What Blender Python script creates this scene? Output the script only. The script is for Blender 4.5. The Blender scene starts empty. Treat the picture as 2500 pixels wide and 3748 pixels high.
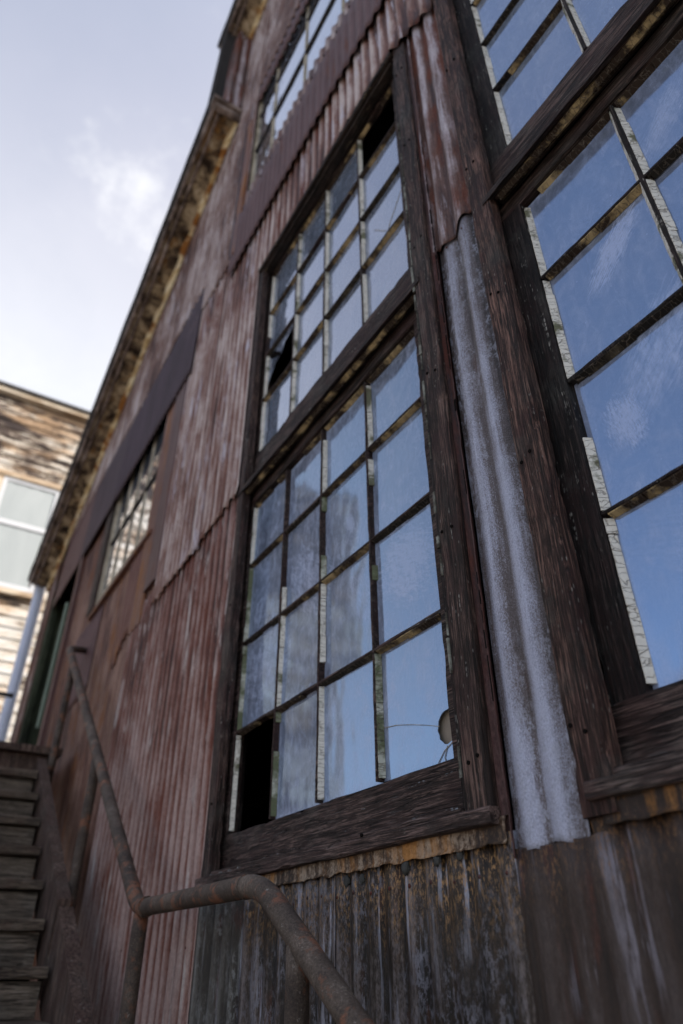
import bpy, math, random
from mathutils import Vector, Matrix, noise as mnoise
random.seed(11)
scene = bpy.context.scene
COL = scene.collection
R = math.radians

# ------------------------------------------------------------------ scene tree helpers
def empty(name, loc, label, cat, group=None, kind=None):
    o = bpy.data.objects.new(name, None); COL.objects.link(o)
    o.location = loc; o.empty_display_size = .2
    if label: o["label"] = label
    if cat: o["category"] = cat
    if group: o["group"] = group
    if kind: o["kind"] = kind
    return o

def origin_of(parent):
    v = Vector((0, 0, 0)); p = parent
    while p is not None:
        v += p.location; p = p.parent
    return v

class MB:
    """collects geometry given in world coordinates, builds one mesh object"""
    def __init__(s): s.v = []; s.f = []; s.a = []; s.ch = []
    def add(s, vs, fs, attr=None):
        n = len(s.v); s.ch.append((n, len(s.f))); s.v += [tuple(v) for v in vs]; s.f += [tuple(i + n for i in f) for f in fs]
        s.a += attr if attr else [0.0] * len(vs)
        return s
    def box(s, x0, x1, y0, y1, z0, z1):
        vs = [(x, y, z) for x in (x0, x1) for y in (y0, y1) for z in (z0, z1)]
        return s.add(vs, [(0, 1, 3, 2), (4, 6, 7, 5), (0, 4, 5, 1), (2, 3, 7, 6), (0, 2, 6, 4), (1, 5, 7, 3)])
    def plank(s, x0, x1, y0, y1, z0, z1, axis='z', seg=.03, ch=.003, jit=.0012, chip=.35, seed=None):
        """a worn board: chamfered section, chipped edges, slightly wandering faces"""
        rnd = random.Random(seed if seed is not None else random.random())
        lo, hi = {'x': (x0, x1), 'y': (y0, y1), 'z': (z0, z1)}[axis]
        A = {'x': ((y0, y1), (z0, z1)), 'y': ((x0, x1), (z0, z1)), 'z': ((x0, x1), (y0, y1))}[axis]
        n = max(1, int(abs(hi - lo) / seg)); sd = rnd.uniform(0, 99)
        (a0, a1), (b0, b1) = A; vs = []
        lim = min(abs(a1 - a0), abs(b1 - b0)) * .3
        for i in range(n + 1):
            t = lo + (hi - lo) * i / n
            cs = []
            for k in range(4):
                w = mnoise.noise(Vector((t * 9, sd + k * 7, 0)))
                c = ch * (1 + .8 * w)
                if rnd.random() < chip * .35: c += rnd.uniform(0, 2.2) * ch
                cs.append(min(c, lim))
            d = [jit * mnoise.noise(Vector((t * 6, sd, k * 3.1))) * 2 for k in range(4)]
            c0, c1, c2, c3 = cs
            for (a, b) in ((a0 + c0, b0 + d[0]), (a1 - c1, b0 + d[0]), (a1 + d[1], b0 + c1), (a1 + d[1], b1 - c2),
                           (a1 - c2, b1 + d[2]), (a0 + c3, b1 + d[2]), (a0 + d[3], b1 - c3), (a0 + d[3], b0 + c0)):
                vs.append({'x': (t, a, b), 'y': (a, t, b), 'z': (a, b, t)}[axis])
        fs = []
        for i in range(n):
            for k in range(8):
                k2 = (k + 1) % 8
                fs.append((i * 8 + k, i * 8 + k2, i * 8 + 8 + k2, i * 8 + 8 + k))
        fs.append(tuple(range(8))[::-1]); fs.append(tuple(n * 8 + k for k in range(8)))
        return s.add(vs, fs)
    def prism(s, poly, axis, t0, t1, seg=None, zfn=None, jit=0):
        """poly of (a,b) extruded along axis; axis y -> (x,z), axis z -> (x,y), axis x -> (y,z)"""
        n = 1 if not seg else max(1, int(abs(t1 - t0) / seg)); m = len(poly); vs = []
        for i in range(n + 1):
            t = t0 + (t1 - t0) * i / n
            for k, (a, b) in enumerate(poly):
                if jit:
                    a += jit * mnoise.noise(Vector((t * 11, k * 5.3, 1.7))); b += jit * mnoise.noise(Vector((t * 11, k * 5.3, 9.2)))
                if axis == 'y': vs.append((a, t, b + (zfn(t) if zfn else 0)))
                elif axis == 'z': vs.append((a, b, t))
                else: vs.append((t, a, b))
        fs = [(i * m + k, i * m + (k + 1) % m, i * m + m + (k + 1) % m, i * m + m + k) for i in range(n) for k in range(m)]
        fs += [tuple(range(m))[::-1], tuple(n * m + k for k in range(m))]
        return s.add(vs, fs)
    def tube(s, pts, r, seg=16, bend=.05, bump=0.0, cap=True):
        P = [Vector(p) for p in pts]; path = [P[0]]
        for i in range(1, len(P) - 1):
            a = (P[i - 1] - P[i]); c = (P[i + 1] - P[i]); la, lc = a.length, c.length
            b = min(bend, la * .45, lc * .45); a.normalize(); c.normalize()
            p0, p2 = P[i] + a * b, P[i] + c * b
            for k in range(9):
                t = k / 8; path.append(p0 * (1 - t) ** 2 + P[i] * 2 * t * (1 - t) + p2 * t * t)
        path.append(P[-1])
        fine = [path[0]]
        for a, b in zip(path, path[1:]):
            n = max(1, int((b - a).length / .06))
            for k in range(1, n + 1): fine.append(a.lerp(b, k / n))
        path = fine; up = Vector((1, 0, 0)); vs = []; N = len(path)
        for i, p in enumerate(path):
            d = (path[min(i + 1, N - 1)] - path[max(i - 1, 0)]).normalized()
            u = up - d * up.dot(d)
            if u.length < 1e-3: u = Vector((0, 1, 0))
            u.normalize(); up = u; w = d.cross(u)
            for k in range(seg):
                an = 2 * math.pi * k / seg
                rr = r * (1 + bump * mnoise.noise(Vector((p.x * 9 + math.cos(an), p.y * 9 + math.sin(an), p.z * 9))))
                vs.append(p + (u * math.cos(an) + w * math.sin(an)) * rr)
        fs = [(i * seg + k, i * seg + (k + 1) % seg, i * seg + seg + (k + 1) % seg, i * seg + seg + k) for i in range(N - 1) for k in range(seg)]
        if cap: fs += [tuple(range(seg))[::-1], tuple((N - 1) * seg + k for k in range(seg))]
        return s.add(vs, fs)
    def each(s, name, mat, parent=None, **k):
        """one object per board that was added"""
        e = s.ch + [(len(s.v), len(s.f))]; r = []
        for (v0, f0), (v1, f1) in zip(e, e[1:]):
            q = MB(); q.add(s.v[v0:v1], [tuple(i - v0 for i in f) for f in s.f[f0:f1]], s.a[v0:v1]); r.append(q.build(name, mat, parent, **k))
        return r
    def build(s, name, mat, parent=None, smooth=False, label=None, cat=None, kind=None, group=None, attr=False):
        me = bpy.data.meshes.new(name)
        org = origin_of(parent) if parent else Vector((0, 0, 0))
        me.from_pydata([(v[0] - org.x, v[1] - org.y, v[2] - org.z) for v in s.v], [], s.f)
        me.validate(); me.update()
        if smooth:
            for p in me.polygons: p.use_smooth = True
        if attr:
            at = me.attributes.new("ridge", 'FLOAT', 'POINT'); at.data.foreach_set("value", s.a)
        me.materials.append(mat)
        o = bpy.data.objects.new(name, me); COL.objects.link(o)
        if parent: o.parent = parent
        if label: o["label"] = label
        if cat: o["category"] = cat
        if kind: o["kind"] = kind
        if group: o["group"] = group
        # consistent outward normals
        import bmesh
        bm = bmesh.new(); bm.from_mesh(me); bmesh.ops.recalc_face_normals(bm, faces=bm.faces); bm.to_mesh(me); bm.free()
        return o

# ------------------------------------------------------------------ node helpers
class NB:
    def __init__(s, name):
        s.mat = bpy.data.materials.new(name); s.mat.use_nodes = True
        s.t = s.mat.node_tree; s.t.nodes.clear()
        s.out = s.t.nodes.new('ShaderNodeOutputMaterial')
        g = s.t.nodes.new('ShaderNodeNewGeometry'); s.P = g.outputs['Position']; s.Nrm = g.outputs['Normal']
        sp = s.t.nodes.new('ShaderNodeSeparateXYZ'); s.t.links.new(s.P, sp.inputs[0])
        s.x, s.y, s.z = sp.outputs
        s.rnd = s.t.nodes.new('ShaderNodeObjectInfo').outputs['Random']
    def put(s, sock, v):
        if isinstance(v, bpy.types.NodeSocket): s.t.links.new(v, sock)
        elif v is not None:
            if isinstance(v, (tuple, list)) and len(v) == 3 and len(sock.default_value) == 4: v = (*v, 1)
            sock.default_value = v
    def m(s, op, a, b=None, c=None, clamp=False):
        n = s.t.nodes.new('ShaderNodeMath'); n.operation = op; n.use_clamp = clamp
        s.put(n.inputs[0], a); s.put(n.inputs[1], b); s.put(n.inputs[2], c); return n.outputs[0]
    def vm(s, op, a, b):
        n = s.t.nodes.new('ShaderNodeVectorMath'); n.operation = op
        s.put(n.inputs[0], a); s.put(n.inputs[1], b); return n.outputs['Value' if op in ('LENGTH', 'DISTANCE', 'DOT_PRODUCT') else 0]
    def sc(s, k, off=(0, 0, 0)):
        return s.vm('ADD', s.vm('MULTIPLY', s.P, k), off)
    def noise(s, vec, scale=1, detail=5, rough=.55, dist=0):
        n = s.t.nodes.new('ShaderNodeTexNoise'); s.put(n.inputs['Vector'], vec)
        n.inputs['Scale'].default_value = scale; n.inputs['Detail'].default_value = detail
        n.inputs['Roughness'].default_value = rough; n.inputs['Distortion'].default_value = dist
        return n.outputs['Fac']
    def vor(s, vec, scale=1, feature='F1', out='Distance', rand=1):
        n = s.t.nodes.new('ShaderNodeTexVoronoi'); n.feature = feature; s.put(n.inputs['Vector'], vec)
        n.inputs['Scale'].default_value = scale; n.inputs['Randomness'].default_value = rand
        return n.outputs[out]
    def ramp(s, f, stops, interp='LINEAR'):
        n = s.t.nodes.new('ShaderNodeValToRGB'); s.put(n.inputs[0], f); e = n.color_ramp.elements
        n.color_ramp.interpolation = interp
        while len(e) < len(stops): e.new(.5)
        for el, (p, c) in zip(e, stops):
            el.position = p; el.color = (c, c, c, 1) if isinstance(c, (int, float)) else (*c, 1)
        return n.outputs[0]
    def mr(s, v, a, b, c=0, d=1, smooth=False):
        n = s.t.nodes.new('ShaderNodeMapRange'); n.clamp = True
        if smooth: n.interpolation_type = 'SMOOTHSTEP'
        s.put(n.inputs[0], v)
        for i, q in enumerate((a, b, c, d)): s.put(n.inputs[i + 1], q)
        return n.outputs[0]
    def mix(s, f, a, b, blend='MIX'):
        n = s.t.nodes.new('ShaderNodeMix'); n.data_type = 'RGBA'; n.blend_type = blend
        s.put(n.inputs[0], f); s.put(n.inputs[6], a); s.put(n.inputs[7], b); return n.outputs[2]
    def attr(s, name):
        n = s.t.nodes.new('ShaderNodeAttribute'); n.attribute_name = name; return n.outputs['Fac']
    def bump(s, h, strength=.5, dist=.004, nrm=None):
        n = s.t.nodes.new('ShaderNodeBump'); s.put(n.inputs['Height'], h)
        n.inputs['Strength'].default_value = strength; n.inputs['Distance'].default_value = dist
        if nrm is not None: s.put(n.inputs['Normal'], nrm)
        return n.outputs[0]
    def pr(s, col, rough=.7, nrm=None, metal=0, spec=.3):
        n = s.t.nodes.new('ShaderNodeBsdfPrincipled'); s.put(n.inputs['Base Color'], col)
        s.put(n.inputs['Roughness'], rough); s.put(n.inputs['Metallic'], metal)
        n.inputs['Specular IOR Level'].default_value = spec
        if nrm is not None: s.put(n.inputs['Normal'], nrm)
        return n.outputs[0]
    def done(s, sh): s.t.links.new(sh, s.out.inputs[0]); return s.mat

def siding(name, dark, mid, light, rust=(.16, .06, .025), rust_amt=.35, bias=0.0, ridge=.30, seed=0., speck=.5,
           pale=None, pale_z=None, gold=None, rough=.62, contrast=1.0, grits=(170, 170, 80), dkamt=.75, chips=.55, st=1.25, blw=1.5, flake=None, pitting=.35):
    """old painted corrugated iron: vertical run marks, chalky crests with shading painted in, rust in patches, fine pitting"""
    b = NB(name); o = (seed, seed * 1.7, seed * .6)
    vo = b.vm('ADD', b.P, o)
    vr = b.vm('ADD', vo, b.vm('MULTIPLY', (1, 1, 1), b.m('MULTIPLY', b.rnd, 7)))
    st1 = b.noise(b.vm('MULTIPLY', vr, (20, 20, 1.1)), 1, 6, .6)
    st2 = b.noise(b.vm('MULTIPLY', vr, (70, 70, 4)), 1, 4, .6)
    bl = b.noise(b.vm('MULTIPLY', vr, (2.2, 2.2, 1.3)), 1, 8, .66, .4)
    grit = b.noise(b.vm('MULTIPLY', vo, grits), 1, 3, .7)
    rg = b.attr('ridge')
    f = b.m('MULTIPLY', b.m('SUBTRACT', st1, .5), st * contrast)
    f = b.m('ADD', f, b.m('MULTIPLY', b.m('SUBTRACT', st2, .5), .75 * contrast))
    f = b.m('ADD', f, b.m('MULTIPLY', b.m('SUBTRACT', bl, .5), blw * contrast))
    f = b.m('ADD', f, b.m('MULTIPLY', b.m('SUBTRACT', grit, .5), .55 * speck))
    f = b.m('ADD', f, b.m('MULTIPLY', b.m('SUBTRACT', rg, .5), ridge))  # crests paler, grooves darker: wear plus corrugation shading put into the colour
    f = b.m('ADD', f, .5 + bias)
    f = b.m('ADD', f, b.m('MULTIPLY', b.m('SUBTRACT', b.rnd, .5), .12))
    if pale_z:   # paint weathers paler in a height band
        z0, z1, amt = pale_z
        f = b.m('ADD', f, b.mr(b.m('ADD', b.z, b.m('MULTIPLY', b.m('SUBTRACT', st1, .5), 1.2)), z0, z1, 0, amt, True))
    dark = (dark[0], dark[1] * .93, dark[2] * .80); mid = (mid[0], mid[1] * .95, mid[2] * .86)
    col = b.ramp(f, [(.12, dark), (.45, mid), (.85, light)])
    chn = b.noise(b.vm('MULTIPLY', vr, (34, 34, 5)), 1, 9, .80)
    chp = b.m('MULTIPLY', b.ramp(chn, [(.545, 0), (.57, 1)]), b.ramp(bl, [(.36, 1), (.58, .15)]))
    col = b.mix(b.m('MULTIPLY', chp, chips), col, b.vm('MULTIPLY', mid, (.50, .40, .38)))
    if pale: 
        pm = b.ramp(b.noise(b.vm('MULTIPLY', vr, (30, 30, 2.4)), 1, 7, .68), [(.555, 0), (.60, 1)])
        pm = b.m('MULTIPLY', pm, b.ramp(b.noise(b.vm('MULTIPLY', vr, (3, 3, 2)), 1, 3), [(.45, 0), (.6, 1)]))
        col = b.mix(pm, col, pale)
    rn = b.noise(b.vm('MULTIPLY', vr, (11, 11, 2.3)), 1, 9, .68)
    rm = b.ramp(b.m('ADD', rn, b.m('MULTIPLY', b.m('SUBTRACT', .5, rg), .10)), [(.66 - .28 * rust_amt, 0), (.74 - .2 * rust_amt, 1)])
    rc = b.mix(grit, b.vm('MULTIPLY', rust, (.45, .40, .4)), b.vm('MULTIPLY', rust, (1.35, 1.3, 1.2)))
    col = b.mix(b.m('MULTIPLY', rm, .85), col, rc)
    if gold:      # ochre bleeding down from a flashing
        z0, z1, gc = gold
        gm = b.mr(b.m('ADD', b.z, b.m('MULTIPLY', b.m('SUBTRACT', st1, .5), .35)), z0, z1, 0, 1, True)
        gm = b.m('MULTIPLY', gm, b.ramp(b.noise(b.vm('MULTIPLY', vo, (130, 130, 60)), 1, 5, .8), [(.50, 0), (.60, 1)]))
        col = b.mix(gm, col, gc)
    if flake:
        fm = b.ramp(b.noise(b.vm('MULTIPLY', vo, (75, 75, 42)), 1, 8, .78), [(.50, 0), (.56, 1)])
        fm = b.m('MULTIPLY', fm, b.ramp(b.noise(b.vm('MULTIPLY', vo, (6.5, 6.5, 4)), 1, 5, .65), [(.44, 0), (.60, 1)]))
        col = b.mix(b.m('MULTIPLY', fm, .85), col, flake)
    dk = b.ramp(b.noise(b.vm('MULTIPLY', vo, (38, 38, 12)), 1, 5, .8), [(.24, 1), (.33, 0)])
    col = b.mix(b.m('MULTIPLY', dk, dkamt), col, (.02, .014, .012))
    pit = b.mr(b.noise(b.vm('MULTIPLY', vo, tuple(g * .8 for g in grits)), 1, 5, .8), .32, .68, 1 - pitting, 1 + pitting * .6)
    hs = b.t.nodes.new('ShaderNodeHueSaturation'); b.put(hs.inputs['Value'], pit); b.put(hs.inputs['Color'], col); col = hs.outputs[0]
    h = b.m('ADD', b.m('MULTIPLY', grit, .5), b.m('ADD', b.m('MULTIPLY', st2, .6), b.m('MULTIPLY', rn, .8)))
    return b.done(b.pr(col, b.mr(rm, 0, 1, rough, .9), b.bump(h, .55, .003), spec=.35))

def wood(name, axis='z', base=(.045, .026, .022), light=(.13, .085, .075), red=(.085, .032, .03), flakes=.25, flake_col=(.30, .28, .25),
         dirt=.5, seed=0., pale_amt=.3, rough=.75, tone=.50):
    b = NB(name); base = (base[0] * tone, base[1] * .86 * tone, base[2] * .76 * tone); light = (light[0] * .95, light[1] * .82, light[2] * .76); red = tuple(c * tone for c in red)
    k = {'z': (1, 1, .035), 'y': (1, .035, 1), 'x': (.035, 1, 1)}[axis]
    v = b.vm('MULTIPLY', b.vm('ADD', b.P, (seed, seed, seed)), k)
    warp = b.noise(b.vm('MULTIPLY', v, (14, 14, 14)), 1, 3)
    v2 = b.vm('ADD', v, b.vm('MULTIPLY', (1, 1, 1), b.m('MULTIPLY', warp, .02)))
    g1 = b.noise(v2, 380, 4, .7); g2 = b.noise(v2, 85, 7, .68); g3 = b.noise(b.vm('MULTIPLY', b.P, (7, 7, 7)), 1, 6, .6)
    crack = b.ramp(b.m('ABSOLUTE', b.m('SUBTRACT', b.noise(v2, 60, 3, .5), .5)), [(.0, 1), (.022, 0)])
    f = b.m('ADD', b.m('MULTIPLY', b.m('SUBTRACT', g1, .5), 2.4), b.m('MULTIPLY', b.m('SUBTRACT', g2, .5), 1.5))
    f = b.m('ADD', f, b.m('MULTIPLY', b.m('SUBTRACT', g3, .5), 1.4)); f = b.m('ADD', f, .38 + pale_amt * .3)
    col = b.ramp(f, [(.1, tuple(c * .4 for c in base)), (.42, base), (.9, light)])
    redm = b.ramp(b.noise(b.vm('MULTIPLY', b.P, (9, 9, 9)), 1, 5, .65), [(.47, 0), (.60, 1)])
    col = b.mix(b.m('MULTIPLY', redm, .45), col, b.mix(g2, b.vm('MULTIPLY', red, (.5, .5, .5)), b.vm('MULTIPLY', red, (1.5, 1.5, 1.5))))
    gray = b.ramp(b.noise(b.vm('MULTIPLY', b.P, (5.1, 5.1, 5.1)), 1, 6, .7), [(.52, 0), (.66, 1)])
    col = b.mix(b.m('MULTIPLY', gray, .30), col, b.mix(g1, (.03, .03, .027), (.17, .165, .145)))
    col = b.mix(b.m('MULTIPLY', crack, .9), col, (.008, .006, .005))
    fl = b.noise(b.vm('MULTIPLY', v, (55, 55, 55)), 1, 5, .75)
    fl2 = b.vor(b.vm('MULTIPLY', b.P, (75, 75, 75)), 1)
    flm = b.m('MULTIPLY', b.ramp(fl, [(.66 - .1 * flakes, 0), (.68 - .1 * flakes, 1)]), b.ramp(b.noise(b.vm('MULTIPLY', b.P, (16, 16, 16)), 1, 3), [(.5, 0), (.56, 1)]))
    flm = b.m('MULTIPLY', flm, b.ramp(fl2, [(.3, 1), (.55, 0)]))
    col = b.mix(flm, col, flake_col)
    ch = b.ramp(b.noise(b.vm('MULTIPLY', v, (60, 60, 60)), 1, 9, .8), [(.50, 0), (.53, 1)])
    chm = b.m('MULTIPLY', ch, b.ramp(g3, [(.42, 0), (.56, .9)]))
    col = b.mix(chm, col, tuple(c * .35 for c in base))
    sp = b.m('MULTIPLY', b.ramp(b.vor(b.vm('MULTIPLY', v, (120, 120, 900)), 1), [(.10, 1), (.2, 0)]), b.ramp(b.noise(b.P, 11, 4, .6), [(.5, 0), (.6, 1)]))
    col = b.mix(b.m('MULTIPLY', sp, .6), col, flake_col)
    h = b.m('ADD', b.m('MULTIPLY', g1, .5), b.m('ADD', g2, b.m('MULTIPLY', crack, -1.2)))
    h = b.m('ADD', h, b.m('MULTIPLY', flm, .5))
    return b.done(b.pr(col, rough, b.bump(h, .8, .0035), spec=.25))

def putty(name, c=(.62, .58, .50), axis='z', stain=(.10, .09, .05), stain_amt=.35, gap=.0):
    """dried glazing putty, cracked across its length"""
    b = NB(name); k = {'z': (.22, .22, 1), 'y': (.22, 1, .22)}[axis]
    v = b.vm('MULTIPLY', b.P, k)
    cr = b.ramp(b.vor(b.vm('ADD', v, b.vm('MULTIPLY', (1, 1, 1), b.m('MULTIPLY', b.noise(b.P, 40, 3), .02))), 75, 'DISTANCE_TO_EDGE'), [(.0, 1), (.05, 0)])
    n = b.noise(b.P, 45, 6, .7); n2 = b.noise(b.P, 8, 4, .6)
    col = b.mix(n, tuple(x * .72 for x in c), tuple(min(1, x * 1.15) for x in c))
    sm = b.ramp(b.m('ADD', n2, b.m('MULTIPLY', n, .35)), [(.78 - stain_amt * .45, 0), (.84 - stain_amt * .3, 1)])
    col = b.mix(sm, col, stain)
    chip = b.ramp(b.noise(b.P, 60, 6, .75), [(.64, 0), (.67, 1)]); col = b.mix(b.m('MULTIPLY', chip, .7), col, (.14, .11, .08))
    col = b.mix(b.m('MULTIPLY', cr, .7), col, (.20, .16, .12))
    return b.done(b.pr(col, .8, b.bump(b.m('SUBTRACT', n, b.m('MULTIPLY', cr, 1.5)), .8, .002), spec=.2))

# ------------------------------------------------------------------ materials
MAUVE = siding('siding_mauve', (.050, .017, .012), (.195, .090, .068), (.52, .42, .385), bias=-.03, blw=2.0, contrast=1.0, st=1.0, chips=.45, rust=(.16, .05, .035), rust_amt=.36, ridge=.50, seed=3, pale=(.50, .45, .50))
UPPER = siding('siding_upper', (.050, .020, .015), (.175, .095, .074), (.46, .37, .345), bias=-.02, blw=2.0, contrast=1.05, st=1.0, chips=.45, rust=(.15, .055, .04), rust_amt=.42, ridge=.30, seed=8, pale=(.46, .40, .42))
LOWRED = siding('siding_red', (.035, .011, .007), (.155, .050, .032), (.36, .25, .22), bias=-.13, contrast=.95, st=.8, blw=2.0, rust=(.15, .045, .028), rust_amt=.38, ridge=.52, seed=14,
                pale=(.44, .37, .34), pale_z=(1.35, .45, .36), chips=.5)
FARWALL = siding('siding_far', (.025, .010, .008), (.105, .042, .029), (.28, .16, .115), bias=-.02, rust=(.24, .10, .04), rust_amt=.55, ridge=.25, seed=21)
SILVER = siding('siding_galvanised', (.030, .022, .022), (.115, .098, .108), (.40, .415, .52), bias=.05, blw=1.8, pitting=.40, flake=(.34, .35, .42), rust=(.09, .05, .04), rust_amt=.20, ridge=.50, seed=5, speck=1.9, rough=.55, contrast=.8, grits=(420, 420, 260), dkamt=.8, chips=.3)
RUSTCOL = siding('siding_rust_streaked', (.035, .012, .009), (.13, .070, .058), (.46, .40, .43), bias=.0, contrast=1.3, rust=(.15, .045, .025), rust_amt=.62, ridge=.42, seed=31, pale=(.45, .42, .47))
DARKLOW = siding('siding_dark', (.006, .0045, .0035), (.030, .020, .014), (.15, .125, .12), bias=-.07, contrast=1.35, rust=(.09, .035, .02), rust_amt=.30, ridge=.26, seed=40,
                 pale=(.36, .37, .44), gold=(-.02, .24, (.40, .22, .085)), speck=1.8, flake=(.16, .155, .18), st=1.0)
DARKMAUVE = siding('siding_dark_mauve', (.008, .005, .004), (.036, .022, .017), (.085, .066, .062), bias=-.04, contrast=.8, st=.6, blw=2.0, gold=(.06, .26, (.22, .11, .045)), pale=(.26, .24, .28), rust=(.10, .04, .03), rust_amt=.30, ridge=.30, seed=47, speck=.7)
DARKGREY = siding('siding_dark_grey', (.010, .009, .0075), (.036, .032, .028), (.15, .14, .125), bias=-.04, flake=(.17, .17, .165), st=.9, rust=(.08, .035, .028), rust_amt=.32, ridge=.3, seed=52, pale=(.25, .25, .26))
PURPLE = siding('trim_purple', (.022, .010, .013), (.046, .024, .031), (.068, .038, .047), bias=.0, rust=(.10, .04, .03), rust_amt=.05, ridge=.5, seed=61, contrast=.8, speck=.3)
MAROON = siding('trim_maroon', (.045, .018, .018), (.090, .042, .042), (.15, .08, .075), bias=.05, rust=(.17, .06, .03), rust_amt=.25, ridge=.2, seed=66, contrast=.5)
RUSTRED = siding('trim_rust_red', (.06, .02, .015), (.13, .05, .035), (.24, .13, .10), bias=.05, rust=(.28, .12, .04), rust_amt=.40, ridge=.2, seed=70, contrast=.7)
FLASH = siding('flashing_rusty', (.022, .012, .008), (.10, .060, .036), (.34, .26, .19), bias=-.02, rust=(.44, .21, .06), rust_amt=.62, contrast=1.9, ridge=.1, seed=77, speck=3.0, grits=(110, 110, 110))
SEAM = siding('seam_flashing', (.02, .009, .009), (.055, .022, .02), (.14, .075, .07), bias=-.02, rust=(.10, .03, .02), rust_amt=.5, ridge=.1, seed=83, speck=1.4)

WOODV = wood('weathered_wood_upright', 'z', base=(.048, .030, .025), light=(.17, .12, .105), flakes=.5)
WOODVD = wood('weathered_wood_dark', 'z', base=(.020, .014, .013), light=(.085, .07, .066), red=(.05, .02, .018), flakes=.8, seed=5, pale_amt=.0)
WOODVB = wood('weathered_wood_bare', 'z', base=(.055, .030, .024), light=(.22, .14, .115), flakes=.5, seed=9, pale_amt=.45)
WOODY = wood('weathered_wood_rail', 'y', base=(.050, .033, .028), light=(.16, .12, .11), flakes=.4, seed=3)
WOODYD = wood('weathered_wood_rail_dark', 'y', base=(.028, .019, .016), light=(.11, .085, .07), red=(.06, .028, .02), flakes=.6, flake_col=(.32, .24, .14), seed=7, pale_amt=.1)
SILLW = wood('weathered_sill', 'y', base=(.075, .05, .045), light=(.20, .155, .145), red=(.09, .045, .04), flakes=.1, seed=13, pale_amt=.45)
RAILW = wood('bottom_rail_wood', 'y', base=(.06, .038, .034), light=(.17, .13, .12), red=(.09, .045, .04), flakes=.35, flake_col=(.30, .32, .34), seed=17, pale_amt=.3)
STAIRW = wood('stair_wood', 'x', tone=.95, base=(.105, .088, .072), light=(.22, .20, .165), red=(.08, .04, .032), flakes=.15, seed=23, pale_amt=.3)
RISERW = wood('stair_riser_wood', 'x', tone=.9, base=(.15, .135, .115), light=(.26, .24, .21), red=(.07, .05, .04), flakes=.0, seed=27, pale_amt=.1)
STRING = wood('stair_stringer_wood', 'z', tone=.95, base=(.085, .058, .048), light=(.25, .20, .17), red=(.085, .045, .04), flakes=.9, flake_col=(.24, .21, .18), seed=29, pale_amt=.3)
PUTW = putty('putty_white', (.74, .70, .62), 'z', (.16, .16, .10), .08)
PUTG = putty('putty_green', (.50, .50, .42), 'z', (.12, .135, .075), .55)
PUTO = putty('putty_ochre', (.52, .38, .19), 'y', (.035, .022, .014), .52)
FLAKEP = putty('flaking_grey_paint', (.26, .265, .23), 'z', (.05, .045, .035), .45)
PUTD = putty('putty_dark', (.16, .13, .085), 'y', (.02, .016, .012), .80)

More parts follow.
